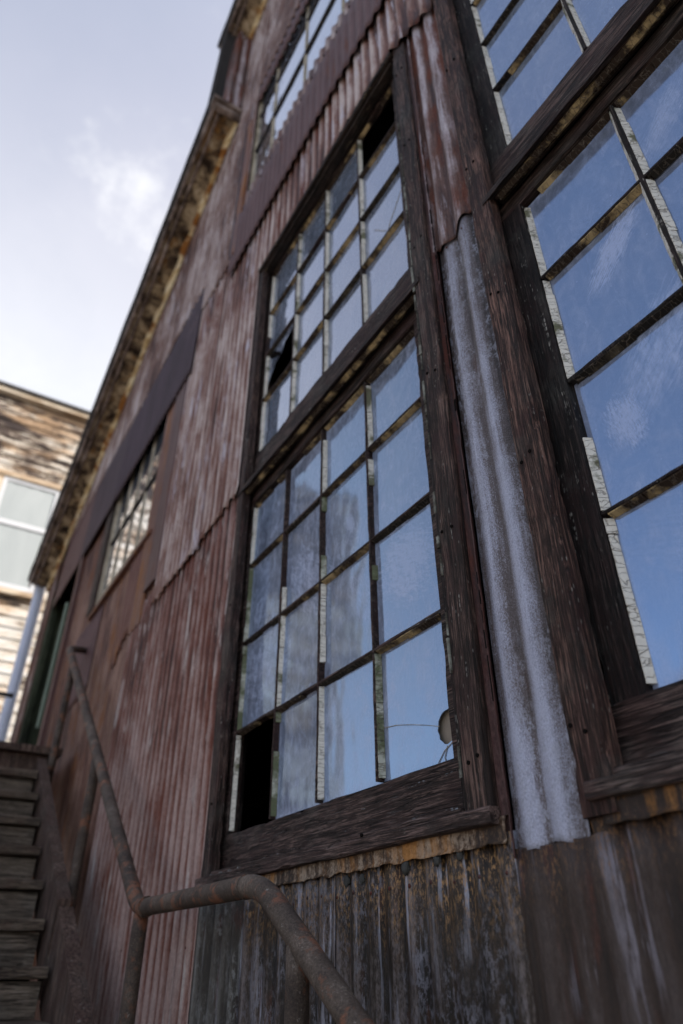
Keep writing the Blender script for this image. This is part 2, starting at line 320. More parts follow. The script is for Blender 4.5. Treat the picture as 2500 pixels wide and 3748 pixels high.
def glassmat(name, dust=(.10, .13, .18), film=.32, refl=.55, tint=(.72, .84, 1.0), scuffs=(), seed=0., rough=.035, grime=.5, streak=.4, mottle=.6, bumpy=.16, sky_dust_col=(.36, .48, .66)):
    """old window glass over a dark room: a thin dust film coloured by reflected sky, scuffed patches, and the reflection of the sky"""
    b = NB(name)
    v = b.vm('ADD', b.P, (seed, seed, seed))
    n = b.noise(b.vm('MULTIPLY', v, (6, 6, 4)), 1, 7, .62, .5)
    n2 = b.noise(b.vm('MULTIPLY', v, (60, 60, 16)), 1, 5, .7)
    n3 = b.noise(b.vm('MULTIPLY', v, (42, 42, 3)), 1, 4, .6)
    grain = b.noise(b.vm('MULTIPLY', v, (320, 320, 220)), 1, 2, .6)
    d = b.m('ADD', b.m('MULTIPLY', b.ramp(n, [(.35, 0), (.72, 1)]), grime), b.m('MULTIPLY', b.ramp(n3, [(.45, 0), (.8, 1)]), streak))
    d = b.m('ADD', d, b.m('MULTIPLY', b.ramp(n2, [(.6, 0), (.8, 1)]), .25))
    mott = b.noise(b.vm('MULTIPLY', v, (17, 17, 13)), 1, 8, .72, .8); wip = b.noise(b.vm('ADD', v, b.vm('MULTIPLY', b.P, (18, 26, 11))), 1, 7, .68, 1.5)
    d = b.m('ADD', d, b.m('ADD', b.m('MULTIPLY', b.ramp(mott, [(.46, 0), (.66, 1)]), .45 * mottle), b.m('MULTIPLY', b.ramp(wip, [(.52, 0), (.66, 1)]), .35 * mottle)))
    dots = b.ramp(b.vor(b.vm('MULTIPLY', v, (26, 26, 22)), 1), [(.035, 1), (.06, 0)])
    dustf = b.m('ADD', film, b.m('MULTIPLY', d, .45))
    for (cy, cz, ry, rz, rot, amt) in scuffs:
        ca, sa = math.cos(rot), math.sin(rot)
        yy = b.m('SUBTRACT', b.y, cy); zz = b.m('SUBTRACT', b.z, cz)
        u = b.m('DIVIDE', b.m('ADD', b.m('MULTIPLY', yy, ca), b.m('MULTIPLY', zz, sa)), ry)
        w = b.m('DIVIDE', b.m('ADD', b.m('MULTIPLY', yy, -sa), b.m('MULTIPLY', zz, ca)), rz)
        r2 = b.m('ADD', b.m('MULTIPLY', u, u), b.m('MULTIPLY', w, w))
        uv = b.t.nodes.new('ShaderNodeCombineXYZ'); b.put(uv.inputs[0], b.m('MULTIPLY', u, 2.2)); b.put(uv.inputs[1], b.m('MULTIPLY', w, 5.5)); b.put(uv.inputs[2], cy * 9)
        sn = b.noise(uv.outputs[0], 2.2, 7, .72)
        msk = b.ramp(b.m('SUBTRACT', b.m('MULTIPLY', sn, 6.0), b.m('MULTIPLY', r2, 1.3)), [(.0, 0), (1, 1)], 'EASE') if False else b.mr(b.m('SUBTRACT', b.m('MULTIPLY', sn, 6.0), b.m('MULTIPLY', r2, 1.3)), 1.75, 3.1, 0, 1)
        dustf = b.m('ADD', dustf, b.m('MULTIPLY', b.m('MULTIPLY', msk, b.ramp(n2, [(.38, .35), (.62, 1)])), amt))
    dustf = b.m('MINIMUM', b.m('ADD', dustf, b.m('MULTIPLY', dots, .35)), .95)
    eg = b.m('MULTIPLY', b.m('POWER', b.attr('ridge'), 1.6), b.mr(n2, .35, .6, .25, .6)); dustf = b.m('MINIMUM', b.m('ADD', dustf, b.m('MULTIPLY', eg, .75)), .95)
    dustf = b.m('MULTIPLY', dustf, b.mr(grain, .3, .7, .88, 1.08))
    df = b.t.nodes.new('ShaderNodeBsdfDiffuse'); b.put(df.inputs[0], b.mix(dustf, tuple(c * .22 for c in dust), b.mix(b.noise(b.P, 2.3, 4), sky_dust_col, (.50, .50, .60))))  # blue and lilac dust colour also stands in for reflected sky and cloud
    gl = b.t.nodes.new('ShaderNodeBsdfGlossy'); gl.inputs['Roughness'].default_value = rough; b.put(gl.inputs[0], tint)  # tint puts extra sky blue into the reflection
    b.put(gl.inputs['Normal'], b.bump(b.noise(b.vm('MULTIPLY', v, (5, 5, 3.4)), 1, 2), bumpy, .02))
    fr = b.t.nodes.new('ShaderNodeFresnel'); fr.inputs[0].default_value = 1.5
    fac = b.m('ADD', refl, b.m('MULTIPLY', fr.outputs[0], .6), clamp=True)
    fac = b.m('MULTIPLY', fac, b.m('SUBTRACT', 1.0, b.m('MULTIPLY', dustf, .75)))
    mx = b.t.nodes.new('ShaderNodeMixShader'); b.put(mx.inputs[0], fac)
    b.t.links.new(df.outputs[0], mx.inputs[1]); b.t.links.new(gl.outputs[0], mx.inputs[2])
    return b.done(mx.outputs[0])

GLA = glassmat('glass_dusty', film=.26, refl=.31, tint=(.52, .72, 1.0), rough=.08, sky_dust_col=(.28, .40, .62), mottle=1.5, seed=2, grime=.55, streak=.4,
               scuffs=[(1.37, .96, .15, .13, .4, .85), (1.95, 1.18, .20, .12, .7, .6), (2.3, 1.0, .25, .2, .3, .4), (1.68, 1.27, .05, .035, .9, .7), (1.62, .95, .12, .07, 1.1, .4)])
GLAU = glassmat('glass_upper', film=.26, refl=.46, tint=(.82, .87, 1.0), mottle=.8, seed=9, grime=.25, streak=.25)
GLB = glassmat('glass_sky_blue', film=.27, refl=.40, tint=(.42, .64, 1.0), rough=.08, sky_dust_col=(.30, .42, .68), mottle=1.0, seed=17, grime=.35, streak=.25,
               scuffs=[(.515, 1.39, .115, .045, -.75, 1.1), (.61, .93, .080, .05, 1.3, 1.0), (.47, 1.05, .20, .09, -.8, .55), (.47, .60, .2, .12, .4, .35), (.30, 1.62, .16, .05, -.7, .4)])
GLBU = glassmat('glass_sky_blue_upper', film=.26, refl=.42, tint=(.58, .72, 1.0), mottle=.8, seed=25, grime=.35, streak=.3)
GLU = glassmat('glass_clean', film=.20, refl=.86, mottle=.0, dust=(.5, .5, .5), tint=(.92, .95, 1.0), seed=33, grime=.15, streak=.1)

def plain(name, fn):
    b = NB(name); return b.done(fn(b))
BLACK = plain('interior_dark', lambda b: b.pr(b.mix(b.noise(b.P, 3, 4), (.006, .005, .005), (.014, .012, .011)), .95, spec=0))
def f_(b):
    n = b.noise(b.vm('MULTIPLY', b.P, (190, 190, 190)), 1, 6, .75); n2 = b.noise(b.P, 9, 6, .65); n3 = b.noise(b.P, 320, 3, .6)
    c = b.ramp(b.m('ADD', b.m('MULTIPLY', n, .5), b.m('MULTIPLY', n2, .5)), [(.36, (.014, .009, .007)), (.48, (.050, .034, .025)), (.57, (.095, .070, .053)), (.68, (.24, .19, .155))])
    c = b.mix(b.ramp(b.noise(b.P, 13, 6, .7), [(.53, 0), (.62, 1)]), c, b.mix(n3, (.06, .025, .015), (.30, .12, .06)))
    c = b.mix(b.ramp(b.noise(b.vm('ADD', b.P, (4, 4, 4)), 55, 5, .8), [(.62, 0), (.70, .8)]), c, (.34, .31, .28))
    return b.pr(c, .72, b.bump(b.m('ADD', n, n3), .7, .002), spec=.4)
PIPE = plain('rusty_pipe', f_)
def f_(b):
    n = b.noise(b.vm('MULTIPLY', b.P, (8, 8, 1)), 1, 5, .6)
    return b.pr(b.mix(n, (.42, .46, .58), (.60, .63, .74)), .35, b.bump(n, .2, .004), spec=.5)
DOWNP = plain('painted_downpipe', f_)
def f_(b):
    n = b.noise(b.vm('MULTIPLY', b.P, (6, 4, 14)), 1, 8, .68, .3); n2 = b.noise(b.P, 40, 5, .7)
    c = b.ramp(n, [(.38, (.030, .019, .013)), (.47, (.12, .085, .058)), (.56, (.42, .32, .20)), (.7, (.66, .56, .42))])
    c = b.mix(b.ramp(b.noise(b.vm('ADD', b.P, (9, 2, 5)), 3.5, 7, .7), [(.55, 0), (.63, 1)]), c, b.mix(n2, (.16, .07, .02), (.42, .23, .08)))
    return b.pr(c, .85, b.bump(b.m('ADD', n, n2), .8, .01), spec=.15)
SOFFIT = plain('soffit_board', f_)
def f_(b):
    n = b.noise(b.vm('MULTIPLY', b.P, (8, 3, 20)), 1, 7, .66); n2 = b.noise(b.P, 30, 5, .7)
    c = b.ramp(n, [(.36, (.20, .10, .04)), (.46, (.60, .44, .22)), (.62, (.80, .70, .50))])
    c = b.mix(b.ramp(b.noise(b.vm('ADD', b.P, (1, 2, 7)), 2.3, 7, .72), [(.50, 0), (.57, 1)]), c, b.mix(n2, (.10, .035, .012), (.42, .17, .04)))
    return b.pr(c, .85, b.bump(n2, .6, .006), spec=.15)
MOULD = plain('eave_moulding', f_)
def f_(b):
    n = b.noise(b.vm('MULTIPLY', b.P, (5, 5, 5)), 1, 7, .66)
    return b.pr(b.ramp(n, [(.4, (.07, .05, .042)), (.55, (.26, .20, .17)), (.65, (.42, .35, .32))]), .8, b.bump(n, .5, .01), spec=.2)
FASCIA = plain('fascia_board', f_)
def f_(b):
    n = b.noise(b.P, 9, 5, .6)
    return b.pr(b.mix(n, (.014, .012, .012), (.04, .035, .035)), .6, spec=.3)
GUTTER = plain('roof_edge_dark', f_)
def f_(b):
    n = b.noise(b.vm('MULTIPLY', b.P, (7, 7, 2)), 1, 6, .65)
    return b.pr(b.ramp(n, [(.35, (.010, .011, .007)), (.5, (.024, .029, .016)), (.7, (.06, .068, .042))]), .8, b.bump(n, .4, .01), spec=.2)
GREEN = plain('green_door_paint', f_)
LGREEN = plain('pale_green_paint', lambda b: b.pr(b.mix(b.noise(b.P, 6, 5), (.12, .16, .12), (.27, .32, .25)), .7))
def f_(b):
    n = b.noise(b.vm('MULTIPLY', b.P, (30, 30, 8)), 1, 5, .6)
    return b.pr(b.ramp(n, [(.35, (.16, .13, .09)), (.6, (.42, .36, .27))]), .8, b.bump(n, .4, .003), spec=.2)
CREAM = plain('old_cream_frame', f_)
def f_(b):   # heavily peeled clapboards
    v = b.vm('MULTIPLY', b.P, (.55, 1, 2.6))
    n = b.noise(v, 1.6, 9, .70, .3); n2 = b.noise(b.vm('MULTIPLY', b.P, (4, 4, 22)), 1, 6, .7); big = b.noise(b.vm('MULTIPLY', b.P, (.25, 1, .8)), 1, 3, .5)
    f = b.m('ADD', b.m('ADD', b.m('MULTIPLY', n, .80), b.m('MULTIPLY', n2, .30)), b.m('MULTIPLY', big, .40))
    f = b.m('ADD', f, b.mr(b.z, 8.3, 9.4, 0, -.055)); f = b.m('ADD', f, b.mr(b.x, -2.6, -1.3, -.07, 0)); f = b.m('ADD', f, b.mr(b.z, 5.0, 7.2, .055, 0))  # far left darkened in colour so its window reflection reads dark
    c = b.ramp(f, [(.66, (.032, .024, .022)), (.72, (.09, .065, .052)), (.745, (.32, .27, .21)), (.80, (.46, .42, .37)), (.9, (.55, .53, .50))])
    om = b.ramp(b.noise(b.vm('ADD', b.vm('MULTIPLY', b.P, (.8, 1, 2.2)), (31, 3, 7)), 1.2, 7, .68), [(.52, 0), (.62, 1)])
    c = b.mix(b.m('MULTIPLY', om, .42), c, b.mix(n2, (.30, .16, .07), (.70, .50, .32)))
    return b.pr(c, .85, b.bump(n2, .6, .02), spec=.15)
CLAP = plain('peeling_clapboard', f_)
CURT = plain('pale_curtain', lambda b: b.pr(b.mix(b.noise(b.vm('MULTIPLY', b.P, (2, 1, .7)), 1, 3, .5, 1.2), (.22, .24, .235), (.34, .355, .345)), .25, spec=.5))
WHITEP = plain('white_window_paint', lambda b: b.pr(b.mix(b.noise(b.P, 5, 5), (.40, .40, .41), (.52, .52, .53)), .5))
ORANGEP = plain('stained_trim', lambda b: b.pr(b.ramp(b.noise(b.vm('MULTIPLY', b.P, (1.5, 1, 8)), 1, 6), [(.4, (.30, .21, .13)), (.6, (.56, .47, .36))]), .8))
def f_(b):
    n = b.noise(b.P, 40, 6, .7); n2 = b.noise(b.P, .5, 6, .6)
    return b.pr(b.mix(n2, b.mix(n, (.17, .16, .145), (.27, .255, .235)), (.21, .195, .175)), .9, b.bump(n, .5, .01), spec=.2)
GROUND = plain('worn_asphalt', f_)
def f_(b):
    st = b.noise(b.vm('MULTIPLY', b.P, (1, 1, 5)), 1, 5, .6)
    return b.pr(b.ramp(st, [(.35, (.34, .30, .31)), (.65, (.56, .52, .54))]), .8)
OPPO = plain('opposite_boards', f_)
BACKBOARD = plain('beige_board', lambda b: b.pr(b.mix(b.noise(b.P, 14, 5), (.20, .165, .13), (.32, .27, .22)), .9, spec=.1))
MUD = plain('dried_lump', lambda b: b.pr(b.mix(b.noise(b.P, 60, 5), (.03, .03, .028), (.09, .09, .085)), .95, b.bump(b.noise(b.P, 90, 5), .9, .004), spec=.1))

# ------------------------------------------------------------------ ground
g = MB(); g.add([(-400, -400, -1.6), (400, -400, -1.6), (400, 400, -1.6), (-400, 400, -1.6)], [(0, 1, 2, 3)])
g.build('ground', GROUND, None, kind='structure', label='worn pale concrete ground of the lane beside the old warehouse')

# ------------------------------------------------------------------ the corrugated warehouse
BLD = empty('warehouse_building', (0, 3, -1.6), 'tall rusty corrugated iron building with many-paned old wooden windows and a sloping eave', 'building')
def rake(y):      # underside of the eave where it meets the wall
    return 6.93 - .432 * (y - 3.42) if y > 3.44 else 8.62 - .432 * (y - 3.42)

PITCH = .0755
def sheet(y0, y1, zb, zt, off, mat, amp=.0085, pitch=PITCH, phase=.97, name='siding_sheet', parent=None, dz=.12, curl=.0, ragged=.004, dent=.002, tilt=0., label=None, per=10, sharp=0.):
    """one sheet of corrugated iron; off = distance of its mid line out of the wall (towards -x)"""
    zb_ = zb if callable(zb) else (lambda y: zb); zt_ = zt if callable(zt) else (lambda y: zt)
    ny = max(2, int(round((y1 - y0) / (pitch / per)))); nz = max(2, int((zt_((y0 + y1) / 2) - zb_((y0 + y1) / 2)) / dz))
    vs = []; at = []; sd = random.uniform(0, 50)
    for i in range(ny + 1):
        y = y0 + (y1 - y0) * i / ny
        c = math.cos(2 * math.pi * (y - phase) / pitch)
        if sharp: c = c * (1 - sharp) + sharp * (2 * abs(math.cos(math.pi * (y - phase) / pitch)) ** .6 - 1)
        b0 = zb_(y) + ragged * mnoise.noise(Vector((y * 22, sd, 0))) * 2 + ragged * .8 * mnoise.noise(Vector((y * 70, sd, 4)))
        t0 = zt_(y) + ragged * mnoise.noise(Vector((y * 22, sd, 9)))
        for k in range(nz + 1):
            # finer rows near the lower lap
            t = (k / nz); t = t ** 1.25
            z = b0 + (t0 - b0) * t
            hgt = z - b0
            out = off + amp * c + tilt * (1 - t)
            if curl: out += curl * max(0, 1 - hgt / .06) * (.55 + .45 * mnoise.noise(Vector((y * 12, sd, 2))))
            out += dent * mnoise.noise(Vector((y * 3.1, z * 1.9, sd))) + dent * .5 * mnoise.noise(Vector((y * 13, z * 7, sd)))
            vs.append((-out, y, z)); at.append(.5 + .5 * c)
    m = nz + 1
    fs = [(i * m + k, i * m + m + k, i * m + m + k + 1, i * m + k + 1) for i in range(ny) for k in range(nz)]
    mb = MB(); mb.add(vs, fs, at)
    o = mb.build(name, mat, parent or BLD, smooth=True, attr=True, label=label)
    sm = o.modifiers.new('thick', 'SOLIDIFY'); sm.thickness = .0016; sm.offset = 0
    return o

# openings in the wall core (y0,y1,z0,z1)
OPEN = [(1.10, 2.56, .25, 3.60), (-.70, .80, .25, 3.60), (.1, 3.0, 5.0, 6.66), (4.29, 5.95, 2.62, 3.98), (7.0, 8.40, 1.25, 3.78)]
ys = sorted({-2.5, 9.3, 3.42, 3.44} | {v for o in OPEN for v in o[:2]} | {6.4, 9.0}); zs = sorted({-1.6, 4.5} | {v for o in OPEN for v in o[2:]})
core = MB()
for ya, yb in zip(ys, ys[1:]):
    if yb - ya < .021 and False: continue
    top = [rake(ya + 1e-3) - .01, rake(yb - 1e-3) - .01]
    for i in range(len(zs)):
        za = zs[i]; zb = zs[i + 1] if i + 1 < len(zs) else 99
        ta, tb = min(zb, top[0]), min(zb, top[1])
        if ta <= za + .01 and tb <= za + .01: continue
        cy, cz = (ya + yb) / 2, (za + min(ta, tb)) / 2
        if any(o[0] < cy < o[1] and o[2] < (za + min(ta, tb, zb)) / 2 < o[3] for o in OPEN): continue
        ta, tb = max(ta, za), max(tb, za)
        core.add([(x, y, z) for x in (.02, .12) for (y, z) in ((ya, za), (yb, za), (yb, tb), (ya, ta))],
                 [(0, 1, 2, 3), (7, 6, 5, 4), (0, 4, 5, 1), (1, 5, 6, 2), (2, 6, 7, 3), (3, 7, 4, 0)])
core.build('wall_core', BLACK, BLD, label='solid dark core added behind the iron sheets to keep light out')  # near-black fill added to stop light leaking between the sheets
sh = MB()      # rear and end walls, so the rooms inside are dark
sh.add([(x, y, z) for x in (6.0, 6.1) for (y, z) in ((-2.6, -1.6), (3.42, -1.6), (3.42, 8.64), (-2.6, 11.24))], [(0, 1, 2, 3), (7, 6, 5, 4), (0, 4, 5, 1), (1, 5, 6, 2), (2, 6, 7, 3), (3, 7, 4, 0)]); sh.add([(x, y, z) for x in (6.0, 6.1) for (y, z) in ((3.42, -1.6), (9.3, -1.6), (9.3, 4.40), (3.42, 6.95))], [(0, 1, 2, 3), (7, 6, 5, 4), (0, 4, 5, 1), (1, 5, 6, 2), (2, 6, 7, 3), (3, 7, 4, 0)]); sh.box(.121, 6.0, 9.2, 9.3, -1.6, 4.35); sh.box(.121, 6.0, -2.6, -2.5, -1.6, 10.9); sh.box(.121, 6.0, 3.36, 3.42, 4.6, 8.7)
sh.prism([(.10, .02), (6.0, .02), (6.0, .10), (.10, .10)], 'y', 3.44, 9.25, .5, rake); sh.prism([(.10, .02), (6.0, .02), (6.0, .10), (.10, .10)], 'y', -2.5, 3.38, .5, rake)
sh.build('rear_wall', BLACK, BLD)
rf = MB(); rf.prism([(-.30, .13), (6.1, .13), (6.1, .20), (-.30, .20)], 'y', 3.44, 9.36, .5, rake); rf.prism([(-.30, .13), (6.1, .13), (6.1, .20), (-.30, .20)], 'y', -2.7, 3.40, .5, rake)
rf.build('roof', GUTTER, BLD)

# sheets -------------------------------------------------------------
def run(y0, y1, zb, zt, off, mat, w=.66, lift=.004, **k):
    y = y0; i = 0
    while y < y1 - .02:
        e = min(y1, y + w)
        sheet(y - (.02 if i else 0), e, zb, zt, off + (lift if i % 2 else 0), mat, **k); y = e; i += 1
base_far = lambda y: -1.6
# far wall (below the awning line), then lower and upper sheets beside the big window
run(3.70, 4.32, -1.6, 4.62, .000, FARWALL, w=.6)
run(4.32, 5.98, -1.6, 2.60, .000, FARWALL, w=.85)
run(5.98, 7.00, -1.6, 4.93, .000, FARWALL, w=.6)
run(8.40, 9.30, -1.6, 4.62, .000, FARWALL, w=.5)
run(7.00, 8.40, -1.6, 1.22, .000, FARWALL, w=.7)
# brighter rust panel under the far window
sheet(4.00, 4.62, lambda y: 1.74 + .10 * math.sin(y * 9), 2.59, .012, RUSTRED, name='siding_patch', label='orange rusted patch of siding under the far window')
sheet(5.35, 6.3, 1.75, 2.49, .012, MAROON, amp=.007, name='siding_patch', label='dark maroon sheet below the far end of the far window')
run(2.55, 4.235, -1.6, 1.93, .012, LOWRED, w=.86, lift=.003)
sheet(2.545, 3.18, lambda y: 1.885 - .055 * (y - 2.6) - .015 * (y > 3.0), 4.35, .022, MAUVE, curl=.012, ragged=.012)
sheet(3.16, 3.80, lambda y: 1.865 - .05 * (y - 2.6), 4.42, .026, MAUVE, curl=.012, ragged=.012)
# strip above the big windows and round the corner of the head
sheet(1.72, 2.56, 3.545, 4.35, .022, MAUVE, curl=.0, ragged=.006)
sheet(.835, 1.74, lambda y: 3.55 if y > 1.13 else 3.55 - .65 * (1.13 - y), 4.35, .026, MAUVE, curl=.010, ragged=.008)
sheet(-1.8, .86, 3.56, 4.35, .022, MAUVE)
# upper wall up to the eave
y = -1.8; i = 0
while y < 9.3:
    e = min(9.3, y + .68)
    if y < 3.42 < e: e = 3.42
    ub = lambda yy: (4.14 if yy < 2.98 else (4.27 + .13 * (yy - 2.98) if yy < 3.72 else 4.68))
    if e <= 3.0 and e > .1:      # window band: below and above the upper window
        sheet(y - .02, e, ub, 4.95, .032 + .004 * (i % 2), UPPER, curl=.008, ragged=.008)
        sheet(y - .02, e, 6.62, lambda yy: rake(min(yy, 3.41)), .032 + .004 * (i % 2), UPPER)
    else:
        sheet(y - .02 if abs(y - 3.42) > .01 else y, e, ub, (lambda yy: rake(max(yy, 3.45))) if y > 3.4 else (lambda yy: rake(min(yy, 3.41))), .032 + .004 * (i % 2), UPPER, curl=.006, ragged=.008)
    y = e; i += 1

# column between the two big windows
sheet(.842, 1.016, .172, 1.955, .003, SILVER, amp=.0068, label='pale galvanised strip of siding between the two large windows', dz=.03, dent=.0045, sharp=.45)
sheet(.828, 1.028, lambda y: 1.925 + .02 * math.sin((y - .845) * 40), 3.57, .008, RUSTCOL, amp=.010, curl=.004, ragged=.01, dz=.05, label='rust streaked strip of siding between the two large windows', sharp=.4)
# dark walling below the sills
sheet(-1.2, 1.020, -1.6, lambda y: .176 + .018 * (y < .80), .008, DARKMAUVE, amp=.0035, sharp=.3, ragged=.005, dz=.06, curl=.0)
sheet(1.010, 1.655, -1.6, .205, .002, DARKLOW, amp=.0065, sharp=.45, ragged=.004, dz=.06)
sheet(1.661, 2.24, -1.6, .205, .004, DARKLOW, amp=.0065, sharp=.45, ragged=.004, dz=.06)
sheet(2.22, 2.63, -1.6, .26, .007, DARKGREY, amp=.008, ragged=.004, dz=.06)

sheet(.775, .862, .165, .250, .001, DARKMAUVE, amp=.004, dz=.02)
# flashings under the sills: a bent rusty strip with a torn edge
def flash(y0, y1, zt, zb, off, mat, seed, name='sill_flashing', label=None):
    vs = []; n = int((y1 - y0) / .008); prof = [(-.004, zt), (.008, zt - .004), (.014, zt - .016), (.014, (zt + zb) / 2), (.013, zb + .008), (.017, zb)]
    for i in range(n + 1):
        y = y0 + (y1 - y0) * i / n
        for k, (o, z) in enumerate(prof):
            o2 = o + .0016 * mnoise.noise(Vector((y * 11, k * 2.2, seed))) + (.004 * max(0, mnoise.noise(Vector((y * 30, seed, 3)))) if k == 5 else 0)
            z2 = z + (.005 * mnoise.noise(Vector((y * 20, seed, 5))) + .003 * mnoise.noise(Vector((y * 70, seed, 8))) if k >= 4 else 0)
            vs.append((-(off + o2), y, z2))
    m = len(prof); fs = [(i * m + k, i * m + m + k, i * m + m + k + 1, i * m + k + 1) for i in range(n) for k in range(m - 1)]
    mb = MB(); mb.add(vs, fs, [.5] * len(vs)); o = mb.build(name, mat, BLD, smooth=True, attr=True, label=label)
    s_ = o.modifiers.new('t', 'SOLIDIFY'); s_.thickness = .0015; s_.offset = 0
    return o
flash(1.030, 2.30, .238, .187, .000, FLASH, 1, label='golden rusty flashing strip under the sill of the middle window')
flash(-.7, .80, .236, .185, .004, FLASH, 7, label='pale rusty flashing strip under the sill of the right window')
# seam flashing left of the galvanised strip: folded, cracked
vs = []; n = 260
for i in range(n + 1):
    z = .16 + (3.62 - .16) * i / n
    prof = [(.000, 1.056), (.004, 1.046), (-.004, 1.037), (-.008, 1.028), (.004, 1.022), (.0135, 1.0165), (.016, 1.012)]
    for k, (o, y) in enumerate(prof):
        vs.append((-(o + .0015 * mnoise.noise(Vector((z * 9, k * 1.7, 3)))), y + .0022 * mnoise.noise(Vector((z * 14, 5, 3 if k > 3 else 8))) + (.0025 * mnoise.noise(Vector((z * 45, 2, 2))) if k >= 4 else 0), z))
m = 7; mb = MB(); mb.add(vs, [(i * m + k, i * m + m + k, i * m + m + k + 1, i * m + k + 1) for i in range(n) for k in range(m - 1)], [.4] * len(vs))
o = mb.build('seam_flashing', SEAM, BLD, smooth=True, attr=True, label='dark red cracked metal flashing beside the galvanised strip'); s_ = o.modifiers.new('t', 'SOLIDIFY'); s_.thickness = .0015
# the crack that runs down its edge
mb = MB(); z = .3
while z < 2.6:
    L = random.uniform(.02, .10)
    if random.random() < .8:
        w = random.uniform(.0012, .003)
        mb.box(-.0175, -.0145, 1.0155 - w, 1.0155 + w + random.uniform(-.001, .001), z, z + L)
    z += L + random.uniform(.004, .02)
mb.each('seam_crack', BLACK, BLD)
# lumps of dried dirt caught under the flashing
mb = MB()
for (y, z, r) in ((1.355, .178, .014), (1.245, .180, .010), (1.60, .170, .012), (1.53, .168, .010), (1.17, .182, .009)):
    vs = []; 
    for i in range(9):
        th = math.pi * i / 8
        for k in range(12):
            ph = 2 * math.pi * k / 12; q = 1 + .5 * mnoise.noise(Vector((math.cos(ph) * 2 + y * 30, th * 2, math.sin(ph) * 2)))
            vs.append((-.012 - .5 * r * math.sin(th) * math.cos(ph) * q, y + r * math.sin(th) * math.sin(ph) * q, z + r * 1.1 * math.cos(th) * q))
    mb.add(vs, [(i * 12 + k, i * 12 + (k + 1) % 12, i * 12 + 12 + (k + 1) % 12, i * 12 + 12 + k) for i in range(8) for k in range(12)])
mb.each('dirt_lump', MUD, BLD, smooth=True)

def nail_row(y0, y1, z, off, step=PITCH * 2):
    mb = MB(); y = math.ceil((y0 - .97) / step) * step + .97
    while y < y1:
        zz = z + random.uniform(-.006, .006); r = random.uniform(.0035, .0055)
        vs = [(-(off + .0035), y, zz)] + [(-(off), y + r * math.cos(k * .785), zz + r * math.sin(k * .785)) for k in range(8)]
        mb.add(vs, [(0, 1 + k, 1 + (k + 1) % 8) for k in range(8)] + [tuple(range(8, 0, -1))]); y += step
    mb.build('nail_row', SEAM, BLD, attr=True)
nail_row(2.6, 3.78, 4.25, .033); nail_row(2.6, 3.78, 2.95, .033); nail_row(2.6, 3.75, 1.92, .034); nail_row(2.62, 4.2, .95, .022); nail_row(2.62, 4.2, .05, .022)
nail_row(1.0, 2.5, 4.10, .036); nail_row(3.0, 9.2, 4.95, .042); nail_row(1.04, 2.2, .14, .010, PITCH); nail_row(.84, 1.0, 1.90, .011, PITCH)
# ------------------------------------------------------------------ large windows
XG = .060          # glass plane
XF = .035          # sash face
def muntin_v(mb, y, z0, z1, w=.0052):   # bar seen from outside, narrow nose, wide at the glass
    mb.plank(.038, XG + .012, y - w, y + w, z0, z1, 'z', seg=.02, ch=.002, jit=.0012, chip=.9)
def muntin_h(mb, z, y0, y1, w=.0050):
    mb.plank(.0395, XG + .013, y0, y1, z - w, z + w, 'y', seg=.02, ch=.002, jit=.0012, chip=.9)
def put_v(mb, y, z0, z1, side, keep=.8, wid=.013, seed=0, fr=.041):
    """putty bevel along an upright; side=-1: on the near (-y) side"""
    rnd = random.Random(seed); z = z0
    while z < z1 - .004:
        L = min(rnd.uniform(.05, .24), z1 - z)
        if rnd.random() < keep:
            a = fr + rnd.uniform(0, .003); ww = wid + rnd.uniform(-.002, .002)
            n = max(1, int(L / .012)); vs = []
            for i in range(n + 1):
                zz = z + L * i / n; j = .0012 * mnoise.noise(Vector((zz * 60, y * 50, seed)))
                vs += [(a + j, y, zz), (a + j, y + side * .0025, zz), (XG - .001, y + side * (ww + j), zz), (XG - .0005, y, zz)]
            mb.add(vs, [(i * 4 + k, i * 4 + (k + 1) % 4, i * 4 + 4 + (k + 1) % 4, i * 4 + 4 + k) for i in range(n) for k in range(4)] + [(3, 2, 1, 0), tuple(n * 4 + k for k in range(4))])
        z += L + rnd.uniform(.001, .003)
def put_h(mb, z, y0, y1, side, keep=.9, wid=.012, seed=0, fr=.042):
    rnd = random.Random(seed); y = y0
    while y < y1 - .004:
        L = min(rnd.uniform(.03, .13), y1 - y)
        if rnd.random() < keep:
            ww = wid + rnd.uniform(-.003, .002); n = max(1, int(L / .012)); vs = []
            for i in range(n + 1):
                yy = y + L * i / n; j = .0015 * mnoise.noise(Vector((yy * 60, z * 50, seed)))
                vs += [(fr + j, yy, z), (fr + j, yy, z + side * .0025), (XG - .001, yy, z + side * (ww + j)), (XG - .0005, yy, z)]
            mb.add(vs, [(i * 4 + k, i * 4 + (k + 1) % 4, i * 4 + 4 + (k + 1) % 4, i * 4 + 4 + k) for i in range(n) for k in range(4)] + [(3, 2, 1, 0), tuple(n * 4 + k for k in range(4))])
        y += L + rnd.uniform(0, .003)

